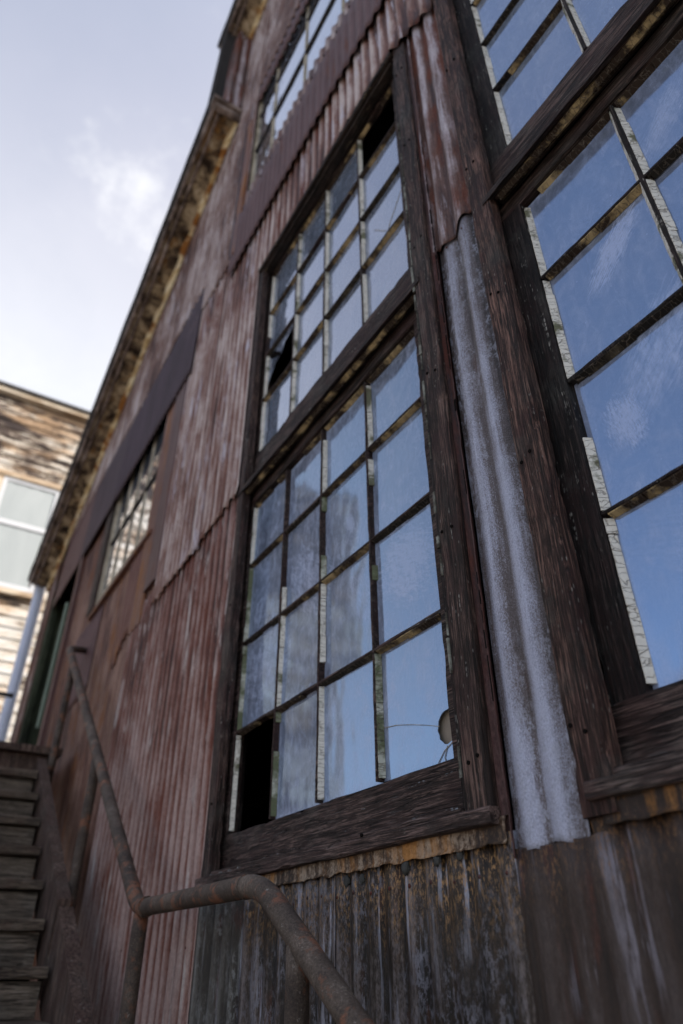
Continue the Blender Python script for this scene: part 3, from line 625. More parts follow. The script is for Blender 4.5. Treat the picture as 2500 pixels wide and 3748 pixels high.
def panes(mb, ycols, zrows, skip=(), special={}):
    """one flat pane per light, each tilted a hair like old puttied glass"""
    for i, (ya, yb) in enumerate(zip(ycols, ycols[1:])):
        for j, (za, zb) in enumerate(zip(zrows, zrows[1:])):
            if (i, j) in skip: continue
            cy, cz = (ya + yb) / 2, (za + zb) / 2; ty, tz = random.uniform(-.012, .012), random.uniform(-.012, .012)
            poly = special.get((i, j)) or [(ya, za), (yb, za), (yb, zb), (ya, zb)]
            if (i, j) not in special:      # a ring of faces near the edge carries the dirt that gathers there
                e = .032; q = [(ya, za), (yb, za), (yb, zb), (ya, zb), (ya + e, za + e), (yb - e, za + e), (yb - e, zb - e), (ya + e, zb - e)]
                vs = [(XG + (y - cy) * ty + (z - cz) * tz, y, z) for y, z in q]; vs += [(x + .003, y, z) for x, y, z in vs[:4]]
                mb.add(vs, [(4, 5, 6, 7), (0, 1, 5, 4), (1, 2, 6, 5), (2, 3, 7, 6), (3, 0, 4, 7), (11, 10, 9, 8)] + [(k, (k + 1) % 4, 8 + (k + 1) % 4, 8 + k) for k in range(4)], [1.] * 4 + [0.] * 4 + [1.] * 4)
                continue
            vs = [(XG + (y - cy) * ty + (z - cz) * tz, y, z) for y, z in poly]; n = len(vs)
            vs += [(x + .003, y, z) for x, y, z in vs]
            mb.add(vs, [tuple(range(n))[::-1], tuple(range(n, 2 * n))] + [(k, (k + 1) % n, n + (k + 1) % n, n + k) for k in range(n)])

def big_window(tag, cols, outer0, outer1, in0, in1, glow, gup, skiplow=(), skipup=(), speclow={}, specup={}, label='', casing_mats=None, seedb=0):
    """cols: glass/muntin lines from small y to large y"""
    c0, c1 = cols[0], cols[-1]
    ROWL = [.393, .750, 1.116, 1.484, 1.805]; ROWU = [2.12, 2.475, 2.815, 3.154, 3.50]
    Ma, Mb = casing_mats
    # casing boards: the window part itself
    mb = MB()
    o1, o0, i1, i0 = outer1 * .978, outer0 * (.978 if outer0 > 0 else 1), (in1 - .003) * .978, in0 * (.978 if in0 > 0 else 1)
    mb.plank(-.022, .019, i1, o1, .20, 3.56, 'z', ch=.004, jit=.002, seed=seedb + 1)
    w = mb.build('window', Ma, BLD, label=label)
    mb = MB(); mb.plank(-.022, .019, o0, i0, .245, 3.60, 'z', ch=.004, jit=.002, seed=seedb + 2); mb.build('casing_board', Ma, w)
    mb = MB(); # head: drip cap, board, inner stop
    mb.plank(-.038, .019, i0 + .001, o1 - .030, 3.520, 3.548, 'y', ch=.004, seed=seedb + 3)
    mb.plank(-.016, .030, in0 + .002, in1 - .052, 3.535 - .03, 3.519, 'y', ch=.003, seed=seedb + 4)
    mb.each('head_casing', WOODYD, w)
    # jambs and stops (the reveal)
    mb = MB()
    mb.plank(-.004, .115, in1 + .001, in1 + .028, .255, 3.60, 'z', ch=.002, seed=seedb + 6)
    mb.plank(-.004, .115, in0 - .028, in0 - .001, .255, 3.60, 'z', ch=.002, seed=seedb + 7)
    mb.plank(.004, .022, in1 - .015, in1 - .001, .256, 1.86, 'z', ch=.002, seed=seedb + 8)
    mb.plank(.005, .022, in1 - .014, in1 - .001, 1.99, 3.54, 'z', ch=.002, seed=seedb + 9)
    mb.plank(.004, .022, in0 + .001, in0 + .013, .256, 3.54, 'z', ch=.002, seed=seedb + 10)
    mb.each('jamb', WOODVD, w)
    # sill
    mb = MB()
    mb.plank(-.034, .034, outer0 - .026, outer1 - .045, .222, .252, 'y', ch=.003, jit=.0018, seed=seedb + 11)
    mb.plank(-.012, .034, in0 + .002, in1 - .002, .2535, .268, 'y', ch=.003, seed=seedb + 12)
    mb.each('sill', SILLW, w)
    # lower sash
    def sash(name, rows, rail0, rail1, mat):
        mb = MB()
        mb.plank(XF, .078, c1 + .002, in1 - .002, rail0, rail1, 'z', ch=.003, seed=seedb + 13)
        mb.plank(XF, .078, in0 + .002, c0 - .002, rail0, rail1, 'z', ch=.003, seed=seedb + 14)
        for y in cols[1:-1]: muntin_v(mb, y, rows[0], rows[-1])
        for z in rows[1:-1]: muntin_h(mb, z, c0, c1)
        return mb.build(name, mat, w)
    lo = sash('lower_sash', ROWL, .27, 1.88, Mb); up = sash('upper_sash', ROWU, 1.94, 3.555, Mb)
    mb = MB(); mb.plank(XF - .001, .077, in0 + .004, in1 - .004, .269, .385, 'y', ch=.004, jit=.003, seed=seedb + 15); mb.build('bottom_rail', RAILW, w)
    mb = MB(); mb.plank(XF - .001, .077, in0 + .004, in1 - .004, 1.815, 1.878, 'y', ch=.003, jit=.002, seed=seedb + 16)
    mb.plank(XF - .002, .076, in0 + .004, in1 - .004, 1.955, 2.108, 'y', ch=.004, jit=.003, seed=seedb + 17)
    mb.plank(XF - .002, .076, in0 + .004, in1 - .004, 3.506, 3.556, 'y', ch=.004, jit=.002, seed=seedb + 18)
    mb.each('meeting_rail', WOODY, w)
    # transom drip bar
    mb = MB()
    b0, b1 = outer0 + .03, outer1 - .065 if tag == 'A' else outer1 - .07
    mb.prism([(-.026, 1.868), (-.026, 1.892), (-.010, 1.905), (.034, 1.952), (.034, 1.925), (-.006, 1.893), (-.008, 1.874)], 'y', b0, b1, .03, jit=.003)
    mb.plank(-.004, .034, b0 + .03, b1 - .03, 1.8795, 1.896, 'y', ch=.003, seed=seedb + 19)
    mb.build('drip_bar', WOODY, w)
    mb = MB(); mb.prism([(-.006, 1.8785), (-.009, 1.866), (.006, 1.858), (.016, 1.864), (.012, 1.8785)], 'y', b0 + .045, b1 - .045, .02, jit=.0035)
    mb.build('drip_moulding', PUTO, w)
    # putty: pale on the faces turned to the lane, ochre underneath the bars
    pv, pg, po, pd = ('putty', PUTW), ('mossy_putty', PUTG), ('ochre_putty', PUTO), ('dark_putty', PUTD)
    def edge(fn, kind, *a_, **k_):
        q = MB(); fn(q, *a_, **k_)
        if q.v: q.build(kind[0], kind[1], w)
    for a, y in enumerate(cols[1:]):
        e = y - (.0052 if y != c1 else 0)
        for r, (za, zb) in enumerate(zip(ROWL, ROWL[1:])):
            tgt = pg if (tag == 'A' and (a + r * 2) % 5 in (0, 2) and r < 3) else pv
            edge(put_v, tgt, e, za + .008, zb - .012, -1, keep=(.90 if y == c1 or tag == 'B' else .70), seed=seedb + a * 17 + r * 5 + 40, wid=.0085 if tag == 'A' else .0105)
        for r, (za, zb) in enumerate(zip(ROWU, ROWU[1:])):
            edge(put_v, pv, e, za + .008, zb - .012, -1, keep=.9, seed=seedb + a * 19 + r * 7 + 90, wid=.0085)
    for a, y in enumerate(cols[:-1]):   # far sides, mostly hidden
        e = y + (.0052 if y != c0 else 0)
        edge(put_v, pv, e, ROWL[0] + .01, ROWL[-1] - .01, 1, keep=.5, seed=seedb + a + 300); edge(put_v, pv, e, ROWU[0] + .01, ROWU[-1] - .01, 1, keep=.6, seed=seedb + a + 320)
    for rows, k0 in ((ROWL, 0), (ROWU, 50)):
        for r, z in enumerate(rows[1:]):
            top = r == len(rows) - 2; e = z - (0 if top else .0050)
            for a, (ya, yb) in enumerate(zip(cols, cols[1:])):
                edge(put_h, po if (top or (a + r) % 3 != 1) else pd, e, ya + .010, yb - .012, -1, keep=.9 if not top else .82, seed=seedb + r * 11 + a * 3 + k0, wid=.009 if not top else .012)
    gm = MB(); panes(gm, cols, ROWL, skiplow, speclow); gm.build('glass', glow, w, attr=True)
    gm = MB(); panes(gm, cols, ROWU, skipup, specup); gm.build('glass', gup, w, attr=True)
    return w

colsA = [1.222, 1.532, 1.850, 2.156, 2.490]
# broken lower right light: bite out of its near edge
hole = [(1.222, .393), (1.532, .393), (1.532, .750), (1.222, .750), (1.222, .535), (1.2375, .530), (1.239, .512), (1.252, .508)]
for k in range(11):
    a = R(78 - 16 * k); hole.append((1.258 + .036 * math.cos(a) * (1 + .08 * math.sin(k * 3)), .468 + .040 * math.sin(a)))
hole += [(1.234, .436), (1.222, .440)]
shard = [(2.156, 2.70), (2.490, 2.575), (2.490, 2.815), (2.156, 2.815)]
shard = [(2.30, 2.755), (2.335, 2.70), (2.40, 2.685), (2.490, 2.60), (2.490, 2.815), (2.156, 2.815), (2.156, 2.775), (2.24, 2.765)]
wA = big_window('A', colsA, 1.072, 2.618, 1.153, 2.548, GLA, GLAU, skiplow={(3, 0)}, skipup={(0, 3)}, speclow={(0, 0): hole}, specup={(3, 1): shard},
                label='sixteen-over-sixteen light window in the middle with broken and missing panes', casing_mats=(WOODV, WOODY), seedb=100)
mb = MB(); z = .32; rr = random.Random(5)
while z < 2.9:
    L = rr.uniform(.02, .09)
    if rr.random() < .75: mb.plank(-.0245, -.0205, 1.1265, 1.1265 + rr.uniform(.004, .010), z, z + L, 'z', seg=.006, ch=.001, jit=.003, chip=.9)
    z += L + rr.uniform(.002, .02)
mb.build('flaking_paint', FLAKEP, wA)
def nailheads(parent, ypos, zlist, x=-.0245):
    for z in zlist:
        for y in ypos:
            mb = MB(); yy = y + random.uniform(-.006, .006); zz = z + random.uniform(-.02, .02)
            mb.tube([(x + .004, yy, zz), (x - .0012, yy, zz)], .0042, seg=10); mb.build('nail', BLACK, parent)
nailheads(wA, (1.072, 1.108), (.34, .92, 1.45, 2.05, 2.7, 3.3)); nailheads(wA, (2.52,), (.5, 1.3, 2.2, 3.1)); nailheads(wA, (1.5, 2.2), (.237,), -.036)
# curled shard still hanging in the broken upper light
mb = MB(); mb.add([(.050, 2.33, 2.70), (.034, 2.37, 2.735), (.026, 2.41, 2.715), (.032, 2.39, 2.69), (.052, 2.33, 2.68), (.056, 2.34, 2.69)], [(0, 1, 2, 3, 4, 5)])
o = mb.build('paint_curl', BLACK, wA); o.modifiers.new('t', 'SOLIDIFY').thickness = .003
mb = MB(); mb.box(.074, .080, 1.16, 1.54, .38, .76); mb.build('backing_board', BACKBOARD, wA, label='beige board behind the pane with the round hole')
mb = MB()
def crack(pts, w=.0007):
    for (y0, z0), (y1, z1) in zip(pts, pts[1:]):
        d = Vector((0, y1 - y0, z1 - z0)); n = Vector((0, -d.z, d.y)).normalized() * w; q = [Vector((XG - .0025, y0, z0)), Vector((XG - .0025, y1, z1))]
        vs = [q[0] - n, q[1] - n, q[1] + n, q[0] + n]; vs += [v + Vector((.0012, 0, 0)) for v in vs]
        mb.add(vs, [(0, 1, 2, 3), (7, 6, 5, 4), (0, 4, 5, 1), (1, 5, 6, 2), (2, 6, 7, 3), (3, 7, 4, 0)])
crack([(1.285, .475), (1.34, .492), (1.40, .508), (1.46, .522), (1.52, .529)]); crack([(1.262, .425), (1.275, .40), (1.272, .393)]); crack([(1.24, .43), (1.275, .415), (1.30, .393)])
crack([(1.24, 2.67), (1.33, 2.56), (1.37, 2.49)], .0012); crack([(1.45, 2.65), (1.36, 2.53), (1.33, 2.49)], .001)
mb.build('glass_crack', CREAM, wA)

colsB = [-.551, -.235, .079, .389, .703]
wB = big_window('B', colsB, -.72, .858, -.64, .785, GLB, GLBU, label='large window at the right with deep blue reflections and thick white putty', casing_mats=(WOODVB, WOODVD), seedb=400)
nailheads(wB, (.79, .825), (.34, .95, 1.5, 2.1, 2.8)); nailheads(wB, (.6, .2), (.237,), -.036)

# ------------------------------------------------------------------ upper window with its corrugated apron
mb = MB()
mb.plank(-.018, .02, 2.945, 2.985, 5.02, 6.66, 'z', ch=.004)
wU = mb.build('window', CREAM, BLD, label='upper storey window reflecting the white sky above a maroon iron apron')
mb = MB(); mb.plank(-.016, .02, .1, 2.94, 6.60, 6.66, 'y', ch=.004); mb.plank(-.016, .02, .1, 2.94, 4.98, 5.03, 'y', ch=.004); mb.each('frame_rail', CREAM, wU)
mb = MB()
for y in (2.62, 2.10, 1.58, 1.06, .54): mb.plank(-.009, .003, y - .010, y + .010, 5.03, 6.60, 'z', seg=.1, ch=.002)
mb.each('upright_bar', CREAM, wU)
mb = MB()
mb.plank(-.014, .004, .1, 2.94, 5.545, 5.580, 'y', seg=.1); mb.plank(-.011, .0035, .1, 2.94, 6.10, 6.12, 'y', seg=.1, ch=.002)
mb.each('cross_bar', WOODYD, wU)
mb = MB(); mb.box(.001, .0045, .1, 2.945, 5.0, 6.6); mb.build('glass', GLU, wU)
sheet(.1, 3.09, 4.075, lambda y: 4.735, .050, MAROON, amp=.0060, curl=.006, ragged=.004, name='apron', parent=BLD, label='maroon corrugated apron below the upper window')
def nails(nm, y1, z, x):
    y = .97
    while y < y1:
        mb = MB(); mb.tube([(x, y, z), (x - .006, y, z)], .008, seg=8); mb.build(nm, BLACK, BLD); y += PITCH * 2
nails('apron_nail', 3.05, 4.70, -.055)
sheet(.1, 2.98, 6.34, 6.60, .030, MAROON, amp=.008, tilt=.0, ragged=.004, name='window_hood', label='narrow corrugated hood over the upper window')
nails('hood_nail', 2.95, 6.50, -.036)
mb = MB(); mb.plank(-.052, -.02, 2.990, 3.09, 4.32, 6.12, 'z', seg=.1, ch=.006); mb.build('side_trim', RUSTRED, BLD, attr=True)
mb = MB(); mb.plank(-.056, -.02, 3.092, 3.13, 4.34, 6.12, 'z', seg=.1, ch=.006); mb.build('side_trim', PURPLE, BLD, attr=True)

# ------------------------------------------------------------------ far window with the purple awning
mb = MB()
mb.plank(-.010, .05, 4.29, 4.33, 2.62, 3.95, 'z', seg=.1)
wC = mb.build('window', CREAM, BLD, label='small far window under the purple corrugated awning')
mb = MB(); mb.plank(-.010, .05, 5.70, 5.76, 2.62, 3.95, 'z', seg=.1); mb.plank(-.010, .05, 4.33, 5.70, 2.62, 2.66, 'y', seg=.1); mb.plank(-.010, .05, 4.33, 5.70, 3.90, 3.95, 'y', seg=.1); mb.each('frame_rail', CREAM, wC)
mb = MB()
for y in (4.70, 5.03, 5.36): mb.plank(.000, .013, y - .012, y + .012, 2.66, 3.90, 'z', seg=.1, ch=.002)
mb.each('upright_bar', CREAM, wC)
mb = MB(); mb.plank(-.004, .0135, 4.33, 5.70, 3.215, 3.245, 'y', seg=.1); mb.build('cross_bar', WOODYD, wC)
mb = MB(); mb.box(.011, .015, 4.33, 5.70, 2.66, 3.90); mb.build('glass', GLU, wC)
mb = MB(); mb.plank(-.034, .02, 5.765, 5.98, 2.60, 3.95, 'z', seg=.1); mb.build('side_board', WOODV, wC)
mb = MB(); mb.plank(-.045, .02, 4.12, 5.80, 2.50, 2.535, 'y', seg=.1, ch=.005); mb.build('sill', RUSTRED, wC, attr=True)
sheet(3.70, 5.78, 3.70, 4.74, .032, PURPLE, amp=.008, tilt=.013, curl=.0, ragged=.003, name='awning', label='smooth purple corrugated awning above the far window')
mb = MB(); mb.prism([(-.036, 3.73), (-.02, 3.80), (.010, 3.92), (.010, 3.90), (-.02, 3.78)], 'y', 3.90, 5.76, .1); mb.build('awning_soffit', BLACK, BLD)
mb = MB(); mb.plank(-.026, .018, 4.036, 4.285, 1.80, 3.94, 'z', seg=.1, ch=.006); mb.build('side_trim', RUSTRED, BLD, attr=True)
mb = MB(); mb.plank(-.036, .018, 3.79, 4.035, 2.0, 4.42, 'z', seg=.1, ch=.006); mb.build('side_trim', MAROON, BLD, attr=True)
sheet(5.76, 7.05, 3.66, 4.74, .036, PURPLE, amp=.004, tilt=.02, name='door_hood', label='dark purple sheet over the doorway')
sheet(7.03, 8.36, 3.64, 4.74, .036, MAROON, amp=.004, tilt=.02, name='door_hood')

# ------------------------------------------------------------------ doorway on the landing
mb = MB(); mb.box(.36, .40, 7.02, 8.38, 1.28, 3.78)
door = mb.build('door', GREEN, BLD, label='dark green door set back at the top of the stairs')
mb = MB(); mb.box(.02, .36, 8.36, 8.40, 1.28, 3.78); mb.box(.02, .36, 7.0, 7.04, 1.28, 3.78); mb.each('door_jamb', GREEN, BLD)
mb = MB(); mb.plank(-.06, .02, 8.32, 8.44, 1.25, 3.80, 'z', seg=.1, ch=.008); mb.build('door_post', GREEN, BLD)
mb = MB(); mb.plank(-.050, -.02, 7.30, 7.33, 1.95, 3.30, 'z', seg=.1, ch=.006); mb.build('door_stop', LGREEN, BLD, label='pale green edge board beside the doorway')
mb = MB(); mb.box(.02, .36, 7.04, 8.36, 3.74, 3.78); mb.build('door_head', BLACK, BLD)
mb = MB(); mb.plank(-.05, .0, 6.86, 7.00, 1.25, 3.85, 'z', seg=.1, ch=.006); mb.plank(-.045, .0, 9.20, 9.33, -1.6, 4.62, 'z', seg=.1, ch=.006); mb.each('corner_board', MAROON, BLD, attr=True)
mb = MB(); mb.plank(-.05, -.035, 8.75, 8.95, 1.25, 4.62, 'z', seg=.1, ch=.006); mb.build('corner_board', UPPER, BLD, attr=True)

# ------------------------------------------------------------------ eaves
def eave(ya, yb, nm, lab):
    mb = MB(); mb.prism([(-.285, -.005), (.015, -.005), (.015, .03), (-.285, .03)], 'y', ya, yb, .12, rake, jit=.006)
    e = mb.build('eave', SOFFIT, BLD, label=lab)
    mb = MB(); mb.prism([(-.315, -.035), (-.286, -.035), (-.286, .14), (-.315, .14)], 'y', ya - .01, yb + .01, .12, rake, jit=.004); mb.build('fascia', FASCIA, e)
    mb = MB(); mb.prism([(-.255, -.030), (-.225, -.030), (-.225, -.006), (-.255, -.006)], 'y', ya + .01, yb - .01, .12, rake, jit=.008); mb.build('soffit_batten', FASCIA, e)
    mb = MB(); mb.prism([(-.345, .06), (-.316, .05), (-.316, .165), (-.345, .165)], 'y', ya - .03, yb + .03, .12, rake, jit=.006); mb.build('roof_edge', GUTTER, e)
    # torn moulding along the wall
    n = int((yb - ya) / .04); vs = []
    for i in range(n + 1):
        y = ya + (yb - ya) * i / n; z = rake(y)
        d = .075 + .07 * mnoise.noise(Vector((y * 2.1, 3, 1))) + .03 * mnoise.noise(Vector((y * 7, 1, 2))); d = max(.02, d)
        w = .085 + .03 * mnoise.noise(Vector((y * 5, 7, 2)))
        vs += [(-.030, y, z - .006), (-.045, y, z - d), (-.058, y, z - d * .9), (-w, y, z - .03), (-w, y, z - .006)]
    mb = MB(); mb.add(vs, [(i * 5 + k, i * 5 + (k + 1) % 5, i * 5 + 5 + (k + 1) % 5, i * 5 + 5 + k) for i in range(n) for k in range(5)] + [(4, 3, 2, 1, 0), tuple(n * 5 + k for k in range(5))])
    mb.build('wall_moulding', MOULD, e)
    return e
e1 = eave(3.46, 9.34, 'e', 'lower sloping eave with rotten boxed soffit')
e2 = eave(-1.8, 3.66, 'e', 'upper sloping eave above the return wall') if False else None
_r = rake
rake = lambda y: 8.62 - .432 * (y - 3.42)
e2 = eave(-1.8, 3.66, 'e', 'upper sloping eave above the return wall')
rake = _r
mb = MB(); mb.plank(-.33, .01, 3.37, 3.50, 6.90, 6.955, 'x', seg=.05, ch=.01); mb.plank(-.30, .0, 3.40, 3.46, 6.83, 6.90, 'x', seg=.05, ch=.01); mb.each('end_cap', FASCIA, BLD)
mb = MB(); mb.plank(-.345, -.32, 3.5, 9.30, 0, .01, 'y') if False else None
# return wall between the two eaves
vs = []; at = []; n = 40
for i in range(n + 1):
    x = -.200 + .190 * i / n; c = math.cos(2 * math.pi * x / .11)
    for z in (6.90, 7.4, 7.9, 8.35, 8.70): vs.append((x, 3.43 + .012 * c, z)); at.append(.5 + .5 * c)
mb = MB(); mb.add(vs, [(i * 5 + k, i * 5 + 5 + k, i * 5 + 6 + k, i * 5 + 1 + k) for i in range(n) for k in range(4)], at)
mb.box(-.20, 0, 3.45, 3.60, 6.95, 8.6); mb.a = mb.a[:len(mb.v)]
mb.build('return_wall', RUSTCOL, BLD, attr=True, label='narrow corrugated return between lower and upper eave')
# downpipe at the far corner
mb = MB(); mb.tube([(-.15, 9.44, 4.70), (-.15, 9.44, -1.55)], .068, seg=20)
dp = mb.build('downpipe', DOWNP, BLD, smooth=True, label='pale blue-white downpipe at the far corner')
mb = MB()
for z in (4.45, 2.1): mb.tube([(-.15, 9.44, z), (-.15, 9.44, z + .06)], .078, seg=20)
mb.each('pipe_collar', DOWNP, dp)

# ------------------------------------------------------------------ pipe handrail
HR = empty('pipe_handrail', (-.17, 2.7, -.47), 'rusty bent iron pipe handrail running along the wall beside the stairs', 'handrail')
r_ = .0275
mb = MB(); mb.tube([(-.17, -.15, -.98), (-.17, 1.745, .168), (-.17, 2.745, .168), (-.17, 5.56, 2.13), (-.03, 5.70, 2.19)], r_, seg=20, bend=.085, bump=.03)
mb.build('rail', PIPE, HR, smooth=True)
mb = MB(); mb.tube([(-.17, 1.832, .168), (-.17, 1.840, .168)], r_ + .002, seg=20); mb.tube([(-.17, 2.645, .168), (-.17, 2.672, .168)], r_ + .005, seg=20); mb.each('coupling', PIPE, HR, smooth=False)
for (y, z0, z1) in ((2.70, -.47, .150), (1.545, -.55, .035), (3.83, .20, .90), (5.2, 1.1, 1.86), (.5, -1.4, -.60)):
    mb = MB(); mb.tube([(-.17, y, z0), (-.17, y, z1)], .026, seg=18, bump=.02); mb.build('post', PIPE, HR, smooth=True)

# ------------------------------------------------------------------ wooden stairs
ST = empty('wooden_staircase', (-.7, 2.7, -1.6), 'dark weathered wooden staircase climbing along the wall to the landing', 'staircase')
run_, rise, nose0 = .248, .1785, (3.556, 0.0)
for k in range(-3, 8):
    y = nose0[0] + run_ * k; z = nose0[1] + rise * k
    if k == 7: break
    mb = MB(); mb.plank(-1.45, -.268 - .006 * (k % 2), y - .012, y + run_ + .03, z - .044, z, 'x', seg=.08, ch=.004, jit=.003); mb.build('tread', STAIRW, ST)
    mb = MB(); mb.plank(-1.45, -.280, y + .026, y + .042, z - rise + .001, z - .052, 'x', seg=.08, ch=.002, jit=.002); mb.build('riser', RISERW, ST)  # gap left under the tread to form the nosing's shadow line
mb = MB(); vs = [(3.0, -.72), (3.04, -.80), (5.42, .92), (5.38, 1.0)]; mb.prism(vs, 'x', -1.44, -.262); mb.build('stair_backing', BLACK, ST)  # black panel added behind the riser gaps so nosing shadow lines read dark
# landings
LT = 1.285
mb = MB(); mb.plank(-1.5, -.10, 5.27, 9.1, LT - .045, LT, 'y', seg=.2, ch=.004); mb.plank(-1.5, -.12, 5.33, 5.37, LT - .25, LT - .047, 'x', seg=.1, ch=.004); mb.build('top_landing', STRING, ST)
mb = MB(); mb.plank(-1.5, -.10, 1.75, 3.0, -.62, -.575, 'y', seg=.1, ch=.004); mb.build('lower_landing', STAIRW, ST)
for k in range(-9, -3):
    y = 1.75 + run_ * (k + 3); z = -.575 + rise * (k + 3)
    if k == -3 or z < -1.6: continue
    mb = MB(); mb.plank(-1.45, -.262, y, y + run_ + .03, z - .034, z, 'x', seg=.08, ch=.004); mb.build('tread', STAIRW, ST)
# wall-side stringer: upper and lower boards, top edge proud of the treads
def stringer(pts, x0, x1, nm='stringer'):
    """pts: (y, ztop, zbot) stations"""
    n = 60; vs = []
    for i in range(n + 1):
        t = i / n * (len(pts) - 1); a = min(int(t), len(pts) - 2); f = t - a
        y, zt, zb = [pts[a][q] * (1 - f) + pts[a + 1][q] * f for q in range(3)]
        zt += .008 * mnoise.noise(Vector((y * 9, 1, x0)))
        vs += [(x0, y, zb), (x1, y, zb), (x1, y, zt), (x0, y, zt)]
    mb = MB(); mb.add(vs, [(i * 4 + k, i * 4 + (k + 1) % 4, i * 4 + 4 + (k + 1) % 4, i * 4 + 4 + k) for i in range(n) for k in range(4)] + [(3, 2, 1, 0), tuple(n * 4 + k for k in range(4))])
    return mb.build(nm, STRING, ST)
stringer([(3.68, .255, -.12), (5.27, 1.20, .98)], -.258, -.200)
stringer([(2.6, -.42, -.70), (3.676, .225, -.14)], -.250, -.185)
stringer([(2.6, -.32, -.70), (5.30, 1.24, .95)], -1.52, -1.46)
for y, z1 in ((5.5, 1.235), (8.9, 1.235)):
    for x in (-1.45, -.25):
        mb = MB(); mb.plank(x, x + .09, y, y + .09, -1.6, z1, 'z', seg=.2); mb.build('landing_post', STRING, ST)
mb = MB(); mb.plank(-.275, -.19, 3.0, 3.09, -1.6, -.45, 'z', seg=.2); mb.build('landing_post', STRING, ST)
# thin railing at the far end of the landing
RL = empty('landing_railing', (-.8, 8.8, LT), 'thin dark pipe railing across the far end of the landing', 'railing')
mb = MB(); mb.tube([(-1.5, 8.9, 2.72), (-.18, 8.9, 2.70)], .028, seg=12); mb.build('rail', GUTTER, RL, smooth=True)
for x in (-1.45, -.8):
    mb = MB(); mb.tube([(x, 8.9, LT), (x, 8.9, 2.70)], .024, seg=12); mb.build('post', GUTTER, RL, smooth=True)

# ------------------------------------------------------------------ clapboard building across the end of the lane
YB = 12.5
CB = empty('clapboard_building', (-1.5, YB + 3, -1.6), 'peeling cream and black clapboard building standing beyond the end of the stairs', 'building')
XL, XR, ZT = -6.75, 4.0, 9.85
mb = MB(); ex = .205; z = -1.6; vs = []; fs = []
nx = 60
while z < ZT:
    z1 = min(z + ex, ZT); b0 = len(vs)
    sd = random.uniform(0, 90)
    for i in range(nx + 1):
        x = XL + (XR - XL) * i / nx; j = .004 * mnoise.noise(Vector((x * 1.5, sd, 0))); jj = .006 * mnoise.noise(Vector((x * 1.1, sd, 5)))
        vs += [(x, YB - .034 + jj, z + j), (x, YB - .004, z1 + .012), (x, YB - .002 + .0, z + j)]
    for i in range(nx):
        a = b0 + i * 3; fs += [(a, a + 3, a + 4, a + 1), (a + 2, a + 5, a + 3, a)]
    z = z1
mb.add(vs, fs); mb.build('clapboard_wall', CLAP, CB)
mb = MB(); mb.box(XL + .02, XR, YB, YB + 6, -1.6, ZT + .02); mb.build('wall', CLAP, CB)
mb = MB(); mb.plank(XL - .06, XR, YB - .16, YB + .02, ZT - .02, ZT + .10, 'x', seg=.3, ch=.01); mb.build('cornice', ORANGEP, CB)
mb = MB(); mb.box(XL - .1, XR, YB - .22, YB + 6.1, ZT + .10, ZT + .15); mb.build('roof', GUTTER, CB)
mb = MB(); mb.plank(XL - .03, XL + .12, YB - .07, YB + .05, -1.6, ZT, 'z', seg=.3, ch=.01); mb.build('corner_board', ORANGEP, CB)
def bgwin(x0, x1, z0, z1, lab=None):
    mb = MB(); t = .07; zm = (z0 + z1) / 2 + .12
    mb.plank(x0 - .12, x0 - .003, YB - .10, YB - .01, z0 - .1, z1 + .1, 'z', seg=.3); mb.plank(x1 + .003, x1 + .12, YB - .10, YB - .01, z0 - .1, z1 + .1, 'z', seg=.3)
    mb.plank(x0 - .15, x1 + .15, YB - .13, YB - .01, z1 + .103, z1 + .22, 'x', seg=.3); mb.plank(x0 - .15, x1 + .15, YB - .14, YB - .01, z0 - .20, z0 - .103, 'x', seg=.3)
    w = mb.build('window', ORANGEP, CB, label=lab)
    mb = MB(); mb.plank(x0, x0 + t, YB - .095, YB - .01, z0 - .1, z1 + .1, 'z', seg=.3); mb.plank(x1 - t, x1, YB - .095, YB - .01, z0 - .1, z1 + .1, 'z', seg=.3)
    for a, b_ in ((z1 + .02, z1 + .10), (z0 - .10, z0), (zm, zm + .10)): mb.plank(x0 + t + .002, x1 - t - .002, YB - .093, YB - .01, a, b_, 'x', seg=.3)
    mb.each('frame', WHITEP, w)
    n = 26; vs = []
    for i in range(n + 1):
        x = x0 + t + (x1 - x0 - 2 * t) * i / n; o = .012 * math.sin(i * .9) + .01 * mnoise.noise(Vector((x * 4, 0, 0)))
        vs += [(x, YB - .066 + o * .5, z0), (x, YB - .066 - o * .5, z1 + .02)]
    mb = MB(); mb.add(vs, [(i * 2, i * 2 + 2, i * 2 + 3, i * 2 + 1) for i in range(n)]); mb.build('curtained_pane', CURT, w, smooth=True)
bgwin(-1.02, .02, 5.72, 7.80, 'white framed window with a pale curtain')
bgwin(-4.1, -2.95, 5.72, 7.80)
bgwin(-1.00, .05, 1.35, 3.35); bgwin(-4.1, -2.95, 1.35, 3.35)

# ------------------------------------------------------------------ low shed across the lane (seen only in the glass)
SHD = empty('lane_shed', (-14, 4.5, -1.6), 'long pale boarded shed on the opposite side of the lane', 'building')
mb = MB(); z = -1.6
while z < 4.9: mb.prism([(-13.0, z), (-12.955, z), (-12.99, z + .25), (-13.0, z + .25)], 'y', -1.0, 9.5); z += .245
mb.build('boarded_wall', OPPO, SHD)
mb = MB(); mb.box(-17, -13.0, -1.0, 9.5, -1.6, 4.9); mb.build('wall', OPPO, SHD)
mb = MB(); mb.prism([(-12.7, 4.9), (-12.7, 5.0), (-15, 6.2), (-17.3, 5.0), (-17.3, 4.9)], 'y', -1.2, 9.7); mb.build('roof', GUTTER, SHD)

